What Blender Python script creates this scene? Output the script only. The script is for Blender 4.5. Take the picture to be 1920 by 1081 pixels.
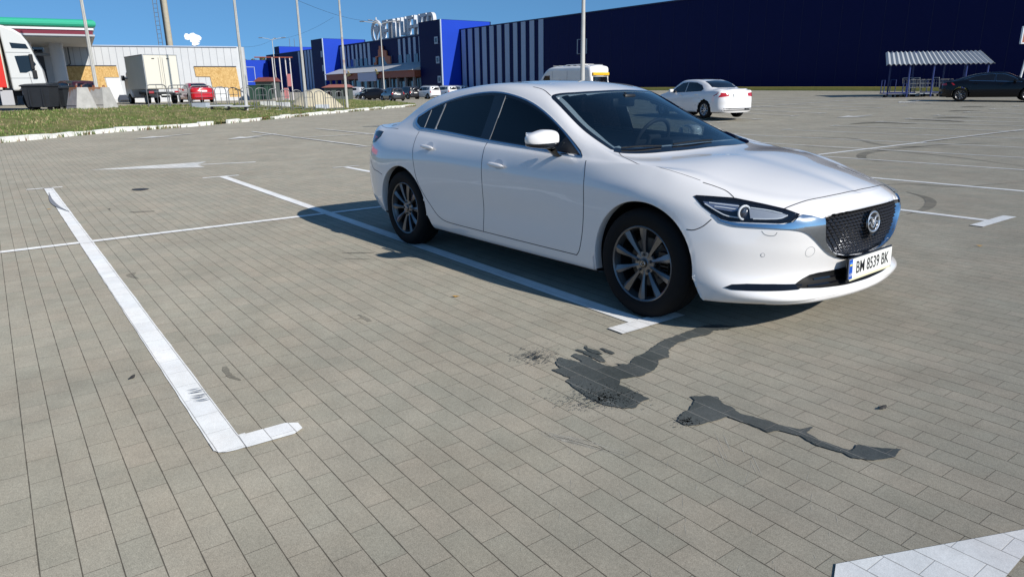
import bpy, bmesh, math, random
import numpy as np
from mathutils import Vector, Matrix
from mathutils.bvhtree import BVHTree
from mathutils.geometry import delaunay_2d_cdt

for o in list(bpy.data.objects): bpy.data.objects.remove(o)
SC = bpy.context.scene
COL = SC.collection
R = math.radians

# ---------------------------------------------------------------- camera
CAM = np.array([2.7258, -4.0563, 1.3776])
YAW, PITCH, ROLL, FPX = 2.47082, 0.28029, -0.01514, 1302.22
IW, IH = 1920, 1081
def _basis():
    cp, sp = math.cos(PITCH), math.sin(PITCH)
    f = np.array([math.cos(YAW)*cp, math.sin(YAW)*cp, -sp])
    r0 = np.array([math.sin(YAW), -math.cos(YAW), 0.0]); u0 = np.cross(r0, f)
    r = math.cos(ROLL)*r0 + math.sin(ROLL)*u0
    u = -math.sin(ROLL)*r0 + math.cos(ROLL)*u0
    return r, u, f
CR, CU, CF = _basis()
FH = CF[:2]/np.linalg.norm(CF[:2]); RH = np.array([FH[1], -FH[0]])
cam_data = bpy.data.cameras.new('camera'); cam = bpy.data.objects.new('camera', cam_data)
COL.objects.link(cam); SC.camera = cam
cam_data.sensor_fit = 'HORIZONTAL'; cam_data.sensor_width = 36.0
cam_data.lens = 36.0*FPX/IW; cam_data.clip_start = 0.05; cam_data.clip_end = 3000
cam.matrix_world = Matrix(((CR[0], CU[0], -CF[0], CAM[0]), (CR[1], CU[1], -CF[1], CAM[1]),
                           (CR[2], CU[2], -CF[2], CAM[2]), (0, 0, 0, 1)))

# ---------------------------------------------------------------- sky and sun
SUN_AZ = math.atan2(0.15, 0.989)          # direction towards the sun in the xy plane
SUN_EL = R(31.5)
world = bpy.data.worlds.new("World"); SC.world = world; world.use_nodes = True
wn = world.node_tree; bg = wn.nodes['Background']
sky = wn.nodes.new('ShaderNodeTexSky'); sky.sky_type = 'NISHITA'; sky.sun_disc = False
sky.sun_elevation = SUN_EL; sky.sun_rotation = math.pi/2 - SUN_AZ
sky.altitude = 100; sky.air_density = 1.0; sky.dust_density = 0.3; sky.ozone_density = 3.5
# look a little above the true horizon so the clear autumn sky keeps its blue down to the roofs
tcw = wn.nodes.new('ShaderNodeTexCoord'); mpw = wn.nodes.new('ShaderNodeMapping'); mpw.vector_type = 'POINT'
mpw.inputs['Scale'].default_value = (1, 1, .86); mpw.inputs['Location'].default_value = (0, 0, .20)
wn.links.new(tcw.outputs['Generated'], mpw.inputs[0]); wn.links.new(mpw.outputs[0], sky.inputs[0])
tw = wn.nodes.new('ShaderNodeMix'); tw.data_type = 'RGBA'; tw.blend_type = 'MULTIPLY'; tw.inputs[0].default_value = 1
tw.inputs[7].default_value = (0.70, 1.06, 1.20, 1)
wn.links.new(sky.outputs[0], tw.inputs[6]); wn.links.new(tw.outputs[2], bg.inputs[0]); bg.inputs[1].default_value = 0.098
sl = bpy.data.lights.new('sun', 'SUN'); sl.energy = 4.7; sl.angle = R(0.53); sl.color = (1.0, 0.95, 0.87)
sun = bpy.data.objects.new('sun', sl); COL.objects.link(sun)
sd = Vector((math.cos(SUN_EL)*math.cos(SUN_AZ), math.cos(SUN_EL)*math.sin(SUN_AZ), math.sin(SUN_EL)))
sun.rotation_euler = sd.to_track_quat('Z', 'Y').to_euler()
sun.location = sd*50
SC.view_settings.view_transform = 'Standard'; SC.view_settings.look = 'None'
SC.view_settings.gamma = 1.0; SC.view_settings.exposure = 0.12
SC.render.resolution_x, SC.render.resolution_y = 1024, 576

# ---------------------------------------------------------------- terrain
def smooth(a, b, x):
    t = min(1.0, max(0.0, (x-a)/(b-a))); return t*t*(3-2*t)
KERB = [(-17.0, -14.0), (-20.6, -7.6), (-24.0, -2.8), (-27.3, 0.7), (-29.6, 4.6), (-33.1, 8.7), (-39.3, 15.6), (-44.0, 21.4), (-48.5, 27.0)]
def kerb_dist(x, y):
    best = 1e9; sgn = 1
    for (x0, y0), (x1, y1) in zip(KERB, KERB[1:]):
        dx, dy = x1-x0, y1-y0; L2 = dx*dx+dy*dy
        t = min(1, max(0, ((x-x0)*dx+(y-y0)*dy)/L2))
        ex, ey = x-x0-t*dx, y-y0-t*dy; d = math.hypot(ex, ey)
        if d < best:
            best = d; sgn = 1 if (dx*ey-dy*ex) > 0 else -1
    return best*sgn
def gz(x, y):
    rx, ry = x-CAM[0], y-CAM[1]
    D = rx*FH[0]+ry*FH[1]; lat = rx*RH[0]+ry*RH[1]
    if D < 20: return 0.0
    a = lat/D
    z = 0.0025*max(0, D-24)
    s = smooth(-0.08, 0.15, a)
    if s > 0:
        e = max(0.0, D-24); zr = 1.15*(1-math.exp(-(e*e/(e+4))*0.034/1.15*1.25))
        z = z*(1-s)+zr*s
    kl = 1-smooth(-0.275, -0.185, a)
    if kl > 0:
        kd = kerb_dist(x, y)
        if kd > 0: z += kl*(0.62*smooth(0, 9, kd)+0.003*max(0, kd-9))
    return z
def px_ray(px, py):
    d = CF+CR*(px-IW/2)/FPX-CU*(py-IH/2)/FPX
    return d
def G(px, py):
    """point where the line of sight of a measured photo point meets the terrain"""
    d = px_ray(px, py); L = math.hypot(d[0], d[1]); t0 = 0.5/L; lo = None
    t = t0; prev = t0
    while t*L < 400:
        p = CAM+d*t
        if p[2] <= gz(p[0], p[1]):
            a, b = prev, t
            for _ in range(30):
                m = (a+b)/2; p = CAM+d*m
                if p[2] <= gz(p[0], p[1]): b = m
                else: a = m
            p = CAM+d*b; return Vector((p[0], p[1], gz(p[0], p[1])))
        prev = t; t *= 1.01
    p = CAM+d*prev; return Vector(p)
def AT(px, py, D):
    """point at horizontal depth D along the line of sight"""
    d = px_ray(px, py); t = D/(d[0]*FH[0]+d[1]*FH[1]); return Vector(CAM+d*t)
def AG(px, D):
    """ground point in direction px at depth D"""
    p = AT(px, 160, D); return Vector((p.x, p.y, gz(p.x, p.y)))
GRID = -0.040909      # direction of the paving rows and stall lines
GT = Vector((math.cos(GRID), math.sin(GRID))); GN = Vector((-GT.y, GT.x))
def gr(a, b):         # paving coordinates -> world
    return (GT.x*a+GN.x*b, GT.y*a+GN.y*b)
# ---------------------------------------------------------------- materials
MATS = {}
def M(name, col, rough=0.5, metal=0.0, coat=0.0, var=0.0, vscale=3.0, bump=0.0, bscale=40.0, trans=0.0, ior=1.45, alpha=1.0, spec=0.5):
    if name in MATS: return MATS[name]
    m = bpy.data.materials.new(name); m.use_nodes = True; nt = m.node_tree
    b = nt.nodes['Principled BSDF']
    b.inputs['Base Color'].default_value = (*col, 1); b.inputs['Roughness'].default_value = rough
    b.inputs['Metallic'].default_value = metal; b.inputs['Coat Weight'].default_value = coat
    b.inputs['Coat Roughness'].default_value = 0.02
    b.inputs['Transmission Weight'].default_value = trans; b.inputs['IOR'].default_value = ior
    b.inputs['Alpha'].default_value = alpha; b.inputs['Specular IOR Level'].default_value = spec
    tc = None
    if var > 0 or bump > 0: tc = nt.nodes.new('ShaderNodeTexCoord')
    if var > 0:
        n = nt.nodes.new('ShaderNodeTexNoise'); n.inputs['Scale'].default_value = vscale; n.inputs['Detail'].default_value = 6
        n.inputs['Roughness'].default_value = 0.65
        nt.links.new(tc.outputs['Object'], n.inputs['Vector'])
        mp = nt.nodes.new('ShaderNodeMapRange'); mp.inputs[1].default_value = 0.25; mp.inputs[2].default_value = 0.75
        mp.inputs[3].default_value = 1-var; mp.inputs[4].default_value = 1+var
        nt.links.new(n.outputs['Fac'], mp.inputs[0])
        mx = nt.nodes.new('ShaderNodeMix'); mx.data_type = 'RGBA'; mx.blend_type = 'MULTIPLY'; mx.inputs[0].default_value = 1
        mx.inputs[6].default_value = (*col, 1); nt.links.new(mp.outputs[0], mx.inputs[7])
        nt.links.new(mx.outputs[2], b.inputs['Base Color'])
        mp2 = nt.nodes.new('ShaderNodeMapRange'); mp2.inputs[3].default_value = max(0, rough-0.5*var); mp2.inputs[4].default_value = min(1, rough+0.5*var)
        nt.links.new(n.outputs['Fac'], mp2.inputs[0]); nt.links.new(mp2.outputs[0], b.inputs['Roughness'])
    if bump > 0:
        n = nt.nodes.new('ShaderNodeTexNoise'); n.inputs['Scale'].default_value = bscale; n.inputs['Detail'].default_value = 4
        nt.links.new(tc.outputs['Object'], n.inputs['Vector'])
        bp = nt.nodes.new('ShaderNodeBump'); bp.inputs['Strength'].default_value = bump; bp.inputs['Distance'].default_value = 0.02
        nt.links.new(n.outputs['Fac'], bp.inputs['Height']); nt.links.new(bp.outputs[0], b.inputs['Normal'])
    MATS[name] = m; return m

# ---------------------------------------------------------------- objects
def link(name, me, mat=None, parent=None, smooth_=False):
    o = bpy.data.objects.new(name, me); COL.objects.link(o)
    if mat is not None:
        if not me.materials: me.materials.append(mat)
    if parent is not None: o.parent = parent
    if smooth_:
        me.polygons.foreach_set('use_smooth', [True]*len(me.polygons))
    return o
def mesh(name, verts, faces, mat=None, parent=None, smooth_=False, sharp=None):
    me = bpy.data.meshes.new(name); me.from_pydata([tuple(v) for v in verts], [], faces); me.update()
    o = link(name, me, mat, parent, smooth_)
    if sharp is not None: me.set_sharp_from_angle(angle=R(sharp))
    return o
def empty(name, label, cat, loc=(0, 0, 0), rz=0.0, group=None):
    o = bpy.data.objects.new(name, None); COL.objects.link(o); o.location = loc; o.rotation_euler = (0, 0, rz)
    o.empty_display_size = 0.2
    return tag(o, label, cat, group)
def tag(o, label=None, cat=None, group=None, kind=None):
    if label: o['label'] = label
    if cat: o['category'] = cat
    if group: o['group'] = group
    if kind: o['kind'] = kind
    return o
class MB:
    """collects simple solids into one mesh"""
    def __init__(s): s.v = []; s.f = []; s.s = []
    def add(s, v, f, sm=False):
        n = len(s.v); s.v += [Vector(p) for p in v]; s.f += [tuple(i+n for i in g) for g in f]; s.s += [sm]*len(f); return s
    def box(s, c, d, rz=0.0, M4=None, bev=0.0):
        hx, hy, hz = d[0]/2, d[1]/2, d[2]/2
        if bev > 0:
            bm = bmesh.new(); bmesh.ops.create_cube(bm, size=1)
            for q in bm.verts: q.co = Vector((q.co.x*d[0], q.co.y*d[1], q.co.z*d[2]))
            bmesh.ops.bevel(bm, geom=bm.edges[:], offset=bev, segments=2, profile=0.5, affect='EDGES')
            bm.verts.index_update()
            v = [q.co.copy() for q in bm.verts]; f = [tuple(q.index for q in g.verts) for g in bm.faces]; bm.free()
        else:
            v = [Vector((a*hx, b*hy, e*hz)) for a in (-1, 1) for b in (-1, 1) for e in (-1, 1)]
            f = [(0, 1, 3, 2), (4, 6, 7, 5), (0, 4, 5, 1), (2, 3, 7, 6), (0, 2, 6, 4), (1, 5, 7, 3)]
        m = Matrix.Translation(c) @ Matrix.Rotation(rz, 4, 'Z')
        if M4 is not None: m = M4 @ m
        return s.add([m @ q for q in v], f)
    def tube(s, pts, r, n=10, cap=True, r1=None):
        pts = [Vector(p) for p in pts]; rings = []
        N = len(pts); prev = None
        for i, p in enumerate(pts):
            t = (pts[min(i+1, N-1)]-pts[max(i-1, 0)]).normalized()
            a = Vector((0, 0, 1)) if abs(t.z) < 0.9 else Vector((1, 0, 0))
            if prev is not None: a = prev
            x = (a-t*a.dot(t)).normalized(); y = t.cross(x); prev = x
            rr = r if r1 is None else r+(r1-r)*i/(N-1)
            rings.append([p+x*rr*math.cos(2*math.pi*k/n)+y*rr*math.sin(2*math.pi*k/n) for k in range(n)])
        v = [q for g in rings for q in g]; f = []
        for i in range(N-1):
            for k in range(n):
                k2 = (k+1) % n; f.append((i*n+k, i*n+k2, (i+1)*n+k2, (i+1)*n+k))
        s.add(v, f, True)
        if cap: s.add(rings[0], [tuple(range(n))[::-1]]); s.add(rings[-1], [tuple(range(n))])
        return s
    def lathe(s, prof, n=32, M4=None, close=False):
        """prof: (radius, axial) about local Y"""
        m = M4 or Matrix(); v = []; f = []; L = len(prof)
        for k in range(n):
            a = 2*math.pi*k/n
            for (r, y) in prof: v.append(m @ Vector((r*math.cos(a), y, r*math.sin(a))))
        for k in range(n):
            k2 = (k+1) % n
            for i in range(L-1 if not close else L):
                i2 = (i+1) % L; f.append((k*L+i, k*L+i2, k2*L+i2, k2*L+i))
        return s.add(v, f, True)
    def prism(s, poly, z0, z1, M4=None):
        m = M4 or Matrix(); n = len(poly)
        v = [m @ Vector((x, y, z0)) for x, y in poly]+[m @ Vector((x, y, z1)) for x, y in poly]
        f = [tuple(range(n))[::-1], tuple(range(n, 2*n))]+[(i, (i+1) % n, n+(i+1) % n, n+i) for i in range(n)]
        return s.add(v, f)
    def quad(s, a, b, c, d): return s.add([a, b, c, d], [(0, 1, 2, 3)])
    def build(s, name, mat, parent=None, sharp=35, fixn=True):
        me = bpy.data.meshes.new(name); me.from_pydata([tuple(p) for p in s.v], [], s.f)
        me.polygons.foreach_set('use_smooth', s.s); me.update()
        if fixn:
            bm = bmesh.new(); bm.from_mesh(me); bmesh.ops.recalc_face_normals(bm, faces=bm.faces); bm.to_mesh(me); bm.free()
        if any(s.s): me.set_sharp_from_angle(angle=R(sharp))
        return link(name, me, mat, parent)
def text_mesh(name, body, size, depth, mat, parent=None, M4=None, bold=0.0, xscale=1.0, align='CENTER'):
    cu = bpy.data.curves.new(name, 'FONT'); cu.body = body; cu.size = size; cu.extrude = depth; cu.offset = bold
    cu.align_x = align; cu.align_y = 'CENTER'; cu.resolution_u = 3
    to = bpy.data.objects.new(name+'_tmp', cu); COL.objects.link(to)
    dg = bpy.context.evaluated_depsgraph_get(); me = bpy.data.meshes.new_from_object(to.evaluated_get(dg))
    bpy.data.objects.remove(to); bpy.data.curves.remove(cu); me.name = name
    me.transform(Matrix.Diagonal((xscale, 1, 1, 1)))
    if M4 is not None: me.transform(M4)
    me.materials.clear()
    return link(name, me, mat, parent)
def copy_tree(o, parent=None):
    c = o.copy(); COL.objects.link(c)
    if parent is not None: c.parent = parent; c.matrix_parent_inverse = o.matrix_parent_inverse.copy()
    for ch in [x for x in o.children]: copy_tree(ch, c)
    return c
def inpoly(x, y, poly):
    c = False; j = len(poly)-1
    for i in range(len(poly)):
        xi, yi = poly[i]; xj, yj = poly[j]
        if (yi > y) != (yj > y) and x < (xj-xi)*(y-yi)/(yj-yi)+xi: c = not c
        j = i
    return c
def catmull(pts, n, closed=False):
    """smooth polyline through points"""
    P = [np.array(p, float) for p in pts]; out = []; N = len(P)
    rng = range(N) if closed else range(N-1)
    for i in rng:
        p1, p2 = P[i], P[(i+1) % N]
        p0 = P[(i-1) % N] if (closed or i > 0) else 2*p1-p2
        p3 = P[(i+2) % N] if (closed or i+2 < N) else 2*p2-p1
        d1 = max(1e-6, np.linalg.norm(p1-p0))**.5; d2 = max(1e-6, np.linalg.norm(p2-p1))**.5; d3 = max(1e-6, np.linalg.norm(p3-p2))**.5
        m1 = (p1-p0)/d1-(p2-p0)/(d1+d2)+(p2-p1)/d2; m2 = (p2-p1)/d2-(p3-p1)/(d2+d3)+(p3-p2)/d3
        m1 = m1*d2; m2 = m2*d2
        for k in range(n):
            t = k/n; out.append((2*t**3-3*t*t+1)*p1+(t**3-2*t*t+t)*m1+(-2*t**3+3*t*t)*p2+(t**3-t*t)*m2)
    if not closed: out.append(P[-1])
    return out
# ---------------------------------------------------------------- ground
def paving_mat(name, c1, c2, mort, rough=0.85, dirt=.18, mwid=.0020, rowdark=.48, grain=1.0):
    m = bpy.data.materials.new(name); m.use_nodes = True; nt = m.node_tree; b = nt.nodes['Principled BSDF']; L = nt.links
    geo = nt.nodes.new('ShaderNodeNewGeometry')
    mp = nt.nodes.new('ShaderNodeMapping'); mp.vector_type = 'POINT'
    mp.inputs['Rotation'].default_value = (0, 0, -GRID); mp.inputs['Location'].default_value = (0.0, 0.036, 0)
    L.new(geo.outputs['Position'], mp.inputs[0])
    br = nt.nodes.new('ShaderNodeTexBrick'); br.offset = 0.5; br.offset_frequency = 2
    br.inputs['Scale'].default_value = 1.0; br.inputs['Brick Width'].default_value = 0.2; br.inputs['Row Height'].default_value = 0.103
    br.inputs['Mortar Size'].default_value = mwid; br.inputs['Mortar Smooth'].default_value = 0.5; br.inputs['Bias'].default_value = 0.0
    br.inputs['Color1'].default_value = (*c1, 1); br.inputs['Color2'].default_value = (*c2, 1); br.inputs['Mortar'].default_value = (*mort, 1)
    L.new(mp.outputs[0], br.inputs[0])
    def noise(sc, det=5, ro=.6):
        n = nt.nodes.new('ShaderNodeTexNoise'); n.inputs['Scale'].default_value = sc; n.inputs['Detail'].default_value = det; n.inputs['Roughness'].default_value = ro
        L.new(geo.outputs['Position'], n.inputs['Vector']); return n
    def mr(src, a, b_, c, d):
        n = nt.nodes.new('ShaderNodeMapRange'); n.inputs[1].default_value = a; n.inputs[2].default_value = b_; n.inputs[3].default_value = c; n.inputs[4].default_value = d
        L.new(src, n.inputs[0]); return n.outputs[0]
    def mul(a, b_):
        n = nt.nodes.new('ShaderNodeMix'); n.data_type = 'RGBA'; n.blend_type = 'MULTIPLY'; n.inputs[0].default_value = 1
        L.new(a, n.inputs[6]); L.new(b_, n.inputs[7]); return n.outputs[2]
    col = br.outputs['Color']
    n1 = noise(.55, 6, .62); n2 = noise(7, 5, .7); n3 = noise(260, 2, .6); n4 = noise(2.2, 4, .6)
    col = mul(col, mr(n1.outputs['Fac'], .3, .7, 1-dirt, 1+dirt*.55))
    col = mul(col, mr(n4.outputs['Fac'], .35, .65, 1-dirt*.4, 1+dirt*.3))
    col = mul(col, mr(n2.outputs['Fac'], .3, .7, .91, 1.07))
    n5 = noise(75, 3, .7)
    col = mul(col, mr(n3.outputs['Fac'], .3, .7, 1-.26*grain, 1+.24*grain))
    col = mul(col, mr(n5.outputs['Fac'], .32, .68, 1-.12*grain, 1+.12*grain))
    # dark specks and old chewing gum
    vo = nt.nodes.new('ShaderNodeTexVoronoi'); vo.inputs['Scale'].default_value = 1.6; L.new(geo.outputs['Position'], vo.inputs['Vector'])
    col = mul(col, mr(vo.outputs['Distance'], .012, .03, .45, 1.0))
    # tint shift
    # long joints between the rows are wider and darker than the butt joints
    sx = nt.nodes.new('ShaderNodeSeparateXYZ'); L.new(mp.outputs[0], sx.inputs[0])
    dv = nt.nodes.new('ShaderNodeMath'); dv.operation = 'DIVIDE'; L.new(sx.outputs['Y'], dv.inputs[0]); dv.inputs[1].default_value = .103
    ad = nt.nodes.new('ShaderNodeMath'); ad.operation = 'ADD'; L.new(dv.outputs[0], ad.inputs[0]); ad.inputs[1].default_value = .5
    fr = nt.nodes.new('ShaderNodeMath'); fr.operation = 'FRACT'; L.new(ad.outputs[0], fr.inputs[0])
    sb = nt.nodes.new('ShaderNodeMath'); sb.operation = 'SUBTRACT'; L.new(fr.outputs[0], sb.inputs[0]); sb.inputs[1].default_value = .5
    ab = nt.nodes.new('ShaderNodeMath'); ab.operation = 'ABSOLUTE'; L.new(sb.outputs[0], ab.inputs[0])
    nj = noise(9, 3, .6); wj = nt.nodes.new('ShaderNodeMath'); wj.operation = 'DIVIDE'; L.new(ab.outputs[0], wj.inputs[0]); L.new(mr(nj.outputs['Fac'], .35, .65, .55, 1.35), wj.inputs[1])
    col = mul(col, mr(wj.outputs[0], .014, .026, rowdark, 1.0))
    hs = nt.nodes.new('ShaderNodeMix'); hs.data_type = 'RGBA'; hs.blend_type = 'MULTIPLY'
    L.new(mr(n4.outputs['Color'], .4, .62, 0, .8), hs.inputs[0]); L.new(col, hs.inputs[6]); hs.inputs[7].default_value = (1.0, .955, .93, 1)
    L.new(hs.outputs[2], b.inputs['Base Color']); b.inputs['Roughness'].default_value = rough
    b.inputs['Specular IOR Level'].default_value = .2; b.inputs['Diffuse Roughness'].default_value = .55
    bp = nt.nodes.new('ShaderNodeBump'); bp.inputs['Strength'].default_value = .5; bp.inputs['Distance'].default_value = .004
    sub = nt.nodes.new('ShaderNodeMath'); sub.operation = 'MULTIPLY_ADD'; L.new(br.outputs['Fac'], sub.inputs[0]); sub.inputs[1].default_value = -1.0; L.new(mr(n3.outputs['Fac'], 0, 1, 0, .22), sub.inputs[2])
    L.new(sub.outputs[0], bp.inputs['Height']); L.new(bp.outputs[0], b.inputs['Normal'])
    MATS[name] = m; return m
PAVE = paving_mat('concrete_paving', (.310, .285, .232), (.283, .270, .220), (.19, .17, .135), dirt=.13)
PAINT = paving_mat('white_road_paint', (.70, .71, .70), (.66, .67, .67), (.52, .51, .49), .6, .07, .0018, .66, .35)
OLDPAINT = paving_mat('worn_road_paint', (.56, .56, .54), (.50, .50, .485), (.36, .35, .33), .7, .16, .0022, .6, .5)
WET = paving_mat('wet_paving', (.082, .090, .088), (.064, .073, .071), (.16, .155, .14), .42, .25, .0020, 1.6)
DARKPAVE = paving_mat('dark_marked_paving', (.205, .19, .155), (.18, .172, .142), (.12, .11, .09), .8, .3)
def ground_sheet():
    V = []; F = []
    ths = list(np.arange(-56, 56.01, .75)); ths += list(np.arange(62, 304, 8)); n = len(ths)
    rad = [0.0]+list(np.geomspace(2, 22, 8))+list(np.arange(22.5, 62, 1.0))+list(np.geomspace(62, 1500, 34))
    for r_ in rad[1:]:
        for th in ths:
            a = R(th); x = CAM[0]+r_*(FH[0]*math.cos(a)+RH[0]*math.sin(a)); y = CAM[1]+r_*(FH[1]*math.cos(a)+RH[1]*math.sin(a))
            ok = abs(th) < 57
            V.append((x, y, gz(x, y) if ok and r_ < 600 else (gz(CAM[0]+600*(x-CAM[0])/r_, CAM[1]+600*(y-CAM[1])/r_) if ok else 0)))
    V.append((CAM[0], CAM[1], 0)); c = len(V)-1
    for k in range(n): F.append((c, k, (k+1) % n))
    for i in range(len(rad)-2):
        for k in range(n): F.append((i*n+k, (i+1)*n+k, (i+1)*n+(k+1) % n, i*n+(k+1) % n))
    o = mesh('ground', V, F, PAVE, None, True)
    bm = bmesh.new(); bm.from_mesh(o.data); bmesh.ops.recalc_face_normals(bm, faces=bm.faces)
    if sum(f.normal.z for f in bm.faces) < 0: bmesh.ops.reverse_faces(bm, faces=bm.faces)
    bm.to_mesh(o.data); bm.free()
    return tag(o, kind='structure')
ground = ground_sheet()
LIFT = .004
def sheet(name, poly, mat, lift=LIFT, step=1.5, kind='structure'):
    """flat marking laid on the terrain; poly in world xy"""
    P = [Vector((p[0], p[1])) for p in poly]; B = []
    for i, a in enumerate(P):
        b = P[(i+1) % len(P)]; n = max(1, int((b-a).length/step+.5))
        for k in range(n): B.append(a+(b-a)*k/n)
    r = delaunay_2d_cdt(B, [(i, (i+1) % len(B)) for i in range(len(B))], [], 1, 1e-7)
    far = max((p-Vector((CAM[0], CAM[1]))).length for p in P)
    lf = lift+(0.012 if far > 24 else 0)
    V = [(p.x, p.y, gz(p.x, p.y)+lf) for p in r[0]]; F = []
    for f in r[2]:
        a, b, c = [Vector(V[i]) for i in f[:3]]
        F.append(tuple(f) if (b-a).cross(c-a).z > 0 else tuple(reversed(f)))
    o = mesh(name, V, F, mat); 
    if kind: tag(o, kind=kind)
    return o
def bar(name, a0, b0, a1, b1, w, mat=None, lift=LIFT, jitter=0.0, ends=False):
    """painted stripe between two points given in paving coordinates"""
    A = Vector((a0, b0)); B = Vector((a1, b1)); t = (B-A).normalized(); n = Vector((-t.y, t.x))*w/2
    rnd = random.Random(int(a0*91+b0*37+b1*11)); L = (B-A).length; k = max(2, int(L/.12)) if jitter else 1
    up = [A+t*L*i/k+n*(1+rnd.uniform(-jitter, jitter)) for i in range(k+1)]; dn = [A+t*L*i/k-n*(1+rnd.uniform(-jitter, jitter)) for i in range(k+1)]
    if ends: up.append(B+t*w*.38+n*.5); dn.append(B+t*w*.38-n*.5)
    return sheet(name, [gr(p.x, p.y) for p in dn+up[::-1]], mat or OLDPAINT, lift)
# nearest stall lines
bar('parking_line', -10.05, -3.368, .17, -3.385, .118, PAINT, jitter=.03)
bar('parking_line', .165, -3.33, .170, -3.138, .122, PAINT, lift=.0085, jitter=.02, ends=True)
sheet('parking_line', [gr(a, b) for a, b in ((.165, -3.444), (.195, -3.432), (.212, -3.405), (.218, -3.37), (.217, -3.30), (.09, -3.30), (.09, -3.444))], PAINT, .0065)
bar('parking_line', -10.03, -3.65, -10.03, -3.18, .08, PAINT)
bar('parking_line', -9.66, -.872, .15, -.962, .118, PAINT, jitter=.03, lift=.0045)
bar('parking_line', .148, -1.20, .148, -.66, .125, PAINT, lift=.0085, jitter=.05)
bar('parking_line', -9.68, -1.19, -9.68, -.60, .08, PAINT)
bar('parking_line', -4.905, -12, -4.89, 14.0, .10, PAINT, lift=.0065, jitter=.04)
bar('parking_line', -4.90, 14.0, -5.02, 46, .12, OLDPAINT, lift=.0065)
for i, (b0, b1) in enumerate(((1.33, 1.40), (4.12, 4.16), (6.50, 6.72), (9.0, 9.35), (11.2, 11.5), (13.46, 13.95), (16.15, 16.95), (18.92, 19.6), (21.85, 22.6), (24.0, 25.0), (26.3, 27.3), (29.0, 30.1), (31.6, 32.8), (34.2, 35.5), (36.9, 38.2))):
    aL = -9.6 if i == 0 else -9.95
    bar('parking_line', aL, b0, .15, b1, .11, PAINT if i < 3 else OLDPAINT, jitter=.03 if i < 4 else 0)
    bar('parking_line', aL, b0-.25, aL, b0+.28, .09, OLDPAINT, lift=.0085)
    if i < 5: bar('parking_line', .15, b1-.42, .15, b1+.40, .12, PAINT, lift=.0085, jitter=.04)
bar('parking_line', -9.9, -5.75, .16, -5.82, .118, PAINT)          # next stall to the left, outside the frame
# second double row, beyond the lane
bar('parking_line', -18.6, 3.5, -18.45, 46, .11, OLDPAINT, lift=.0065)
for b0 in (3.72, 6.1, 8.5, 10.9, 13.3, 15.7, 18.0, 20.2, 22.7, 24.7, 27.2, 29.6, 31.9, 34.4, 36.9, 39.4):
    bar('parking_line', -23.3, b0-.05, -13.85, b0, .11, OLDPAINT)
    bar('parking_line', -13.82, b0-.3, -13.82, b0+.3, .1, OLDPAINT, lift=.0085)
for b0 in (22, 24.5, 27, 29.5, 32, 34.5, 37, 39.5): bar('parking_line', -36.5, b0, -27.5, b0+.1, .12, OLDPAINT)
def arrow(a0, b0, a1, b1, head=1.1, w=.16, hw=.42, lift=LIFT):
    A = Vector((a0, b0)); B = Vector((a1, b1)); t = (B-A).normalized(); n = Vector((-t.y, t.x)); H = B-t*head
    pts = [A+n*w/2, A-n*w/2, H-n*w/2, H-n*hw+t*-.15, B, H+n*hw+t*-.15, H+n*w/2]
    sheet('lane_arrow', [gr(p.x, p.y) for p in pts], OLDPAINT, lift)
arrow(-11.85, .34, -12.62, -2.55, 1.9, .14, .62)
arrow(-23.7, 1.7, -22.2, -.35); arrow(-21.25, 3.85, -19.5, 1.8)
arrow(-11.8, 24.9, -12.1, 22.8); arrow(-15.24, 36.6, -15.2, 34.1, 1.0, .2, .5)
# broad painted patch at the lower right corner of the view
wp = [G(1567, 1058.6), G(1745, 1026), G(1920, 993.5)]
e0 = G(1887, 1080.5); e1 = G(1920, 1041.7); l1 = G(1564, 1081)
tp = wp[2]+(wp[2]-wp[0])*1.2; q1 = e1+(e1-e0)*4; q0 = e0-(e1-e0)*5; l2 = wp[0]+(l1-wp[0])*14
sheet('painted_patch', [(p.x, p.y) for p in (wp[0], l2, q0, e0, e1, q1, tp, wp[2], wp[1])], PAINT, .005)
# ---- spills, rubber marks, dark strips and scratches lying on the paving
def px_poly(pts, sm=3):
    P = [G(*p) for p in pts]; return [(p[0], p[1]) for p in catmull([(q.x, q.y) for q in P], sm, closed=True)]
def jag(poly, amp, seed):
    r_ = random.Random(seed); out = []
    for i, p in enumerate(poly):
        q = poly[(i+1) % len(poly)]; L = math.hypot(q[0]-p[0], q[1]-p[1]); k = max(1, int(L/.012))
        for j in range(k):
            t = j/k; out.append((p[0]+(q[0]-p[0])*t+r_.uniform(-amp, amp), p[1]+(q[1]-p[1])*t+r_.uniform(-amp, amp)))
    return out
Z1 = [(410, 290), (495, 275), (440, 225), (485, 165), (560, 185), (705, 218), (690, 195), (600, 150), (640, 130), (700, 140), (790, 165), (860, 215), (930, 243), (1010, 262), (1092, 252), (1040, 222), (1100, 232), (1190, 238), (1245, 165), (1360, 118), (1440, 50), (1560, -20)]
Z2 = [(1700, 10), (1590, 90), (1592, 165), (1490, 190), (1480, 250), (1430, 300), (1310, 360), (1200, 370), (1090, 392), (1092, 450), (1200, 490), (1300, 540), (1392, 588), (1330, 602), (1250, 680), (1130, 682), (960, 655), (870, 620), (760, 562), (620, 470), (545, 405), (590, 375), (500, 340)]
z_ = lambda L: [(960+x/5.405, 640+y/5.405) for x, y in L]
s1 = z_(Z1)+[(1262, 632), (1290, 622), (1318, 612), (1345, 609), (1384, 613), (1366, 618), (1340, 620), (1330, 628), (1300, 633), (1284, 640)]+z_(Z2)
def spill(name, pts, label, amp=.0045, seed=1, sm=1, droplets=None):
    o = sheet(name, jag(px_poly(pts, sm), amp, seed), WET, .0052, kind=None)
    return tag(o, label, 'stain')
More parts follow.
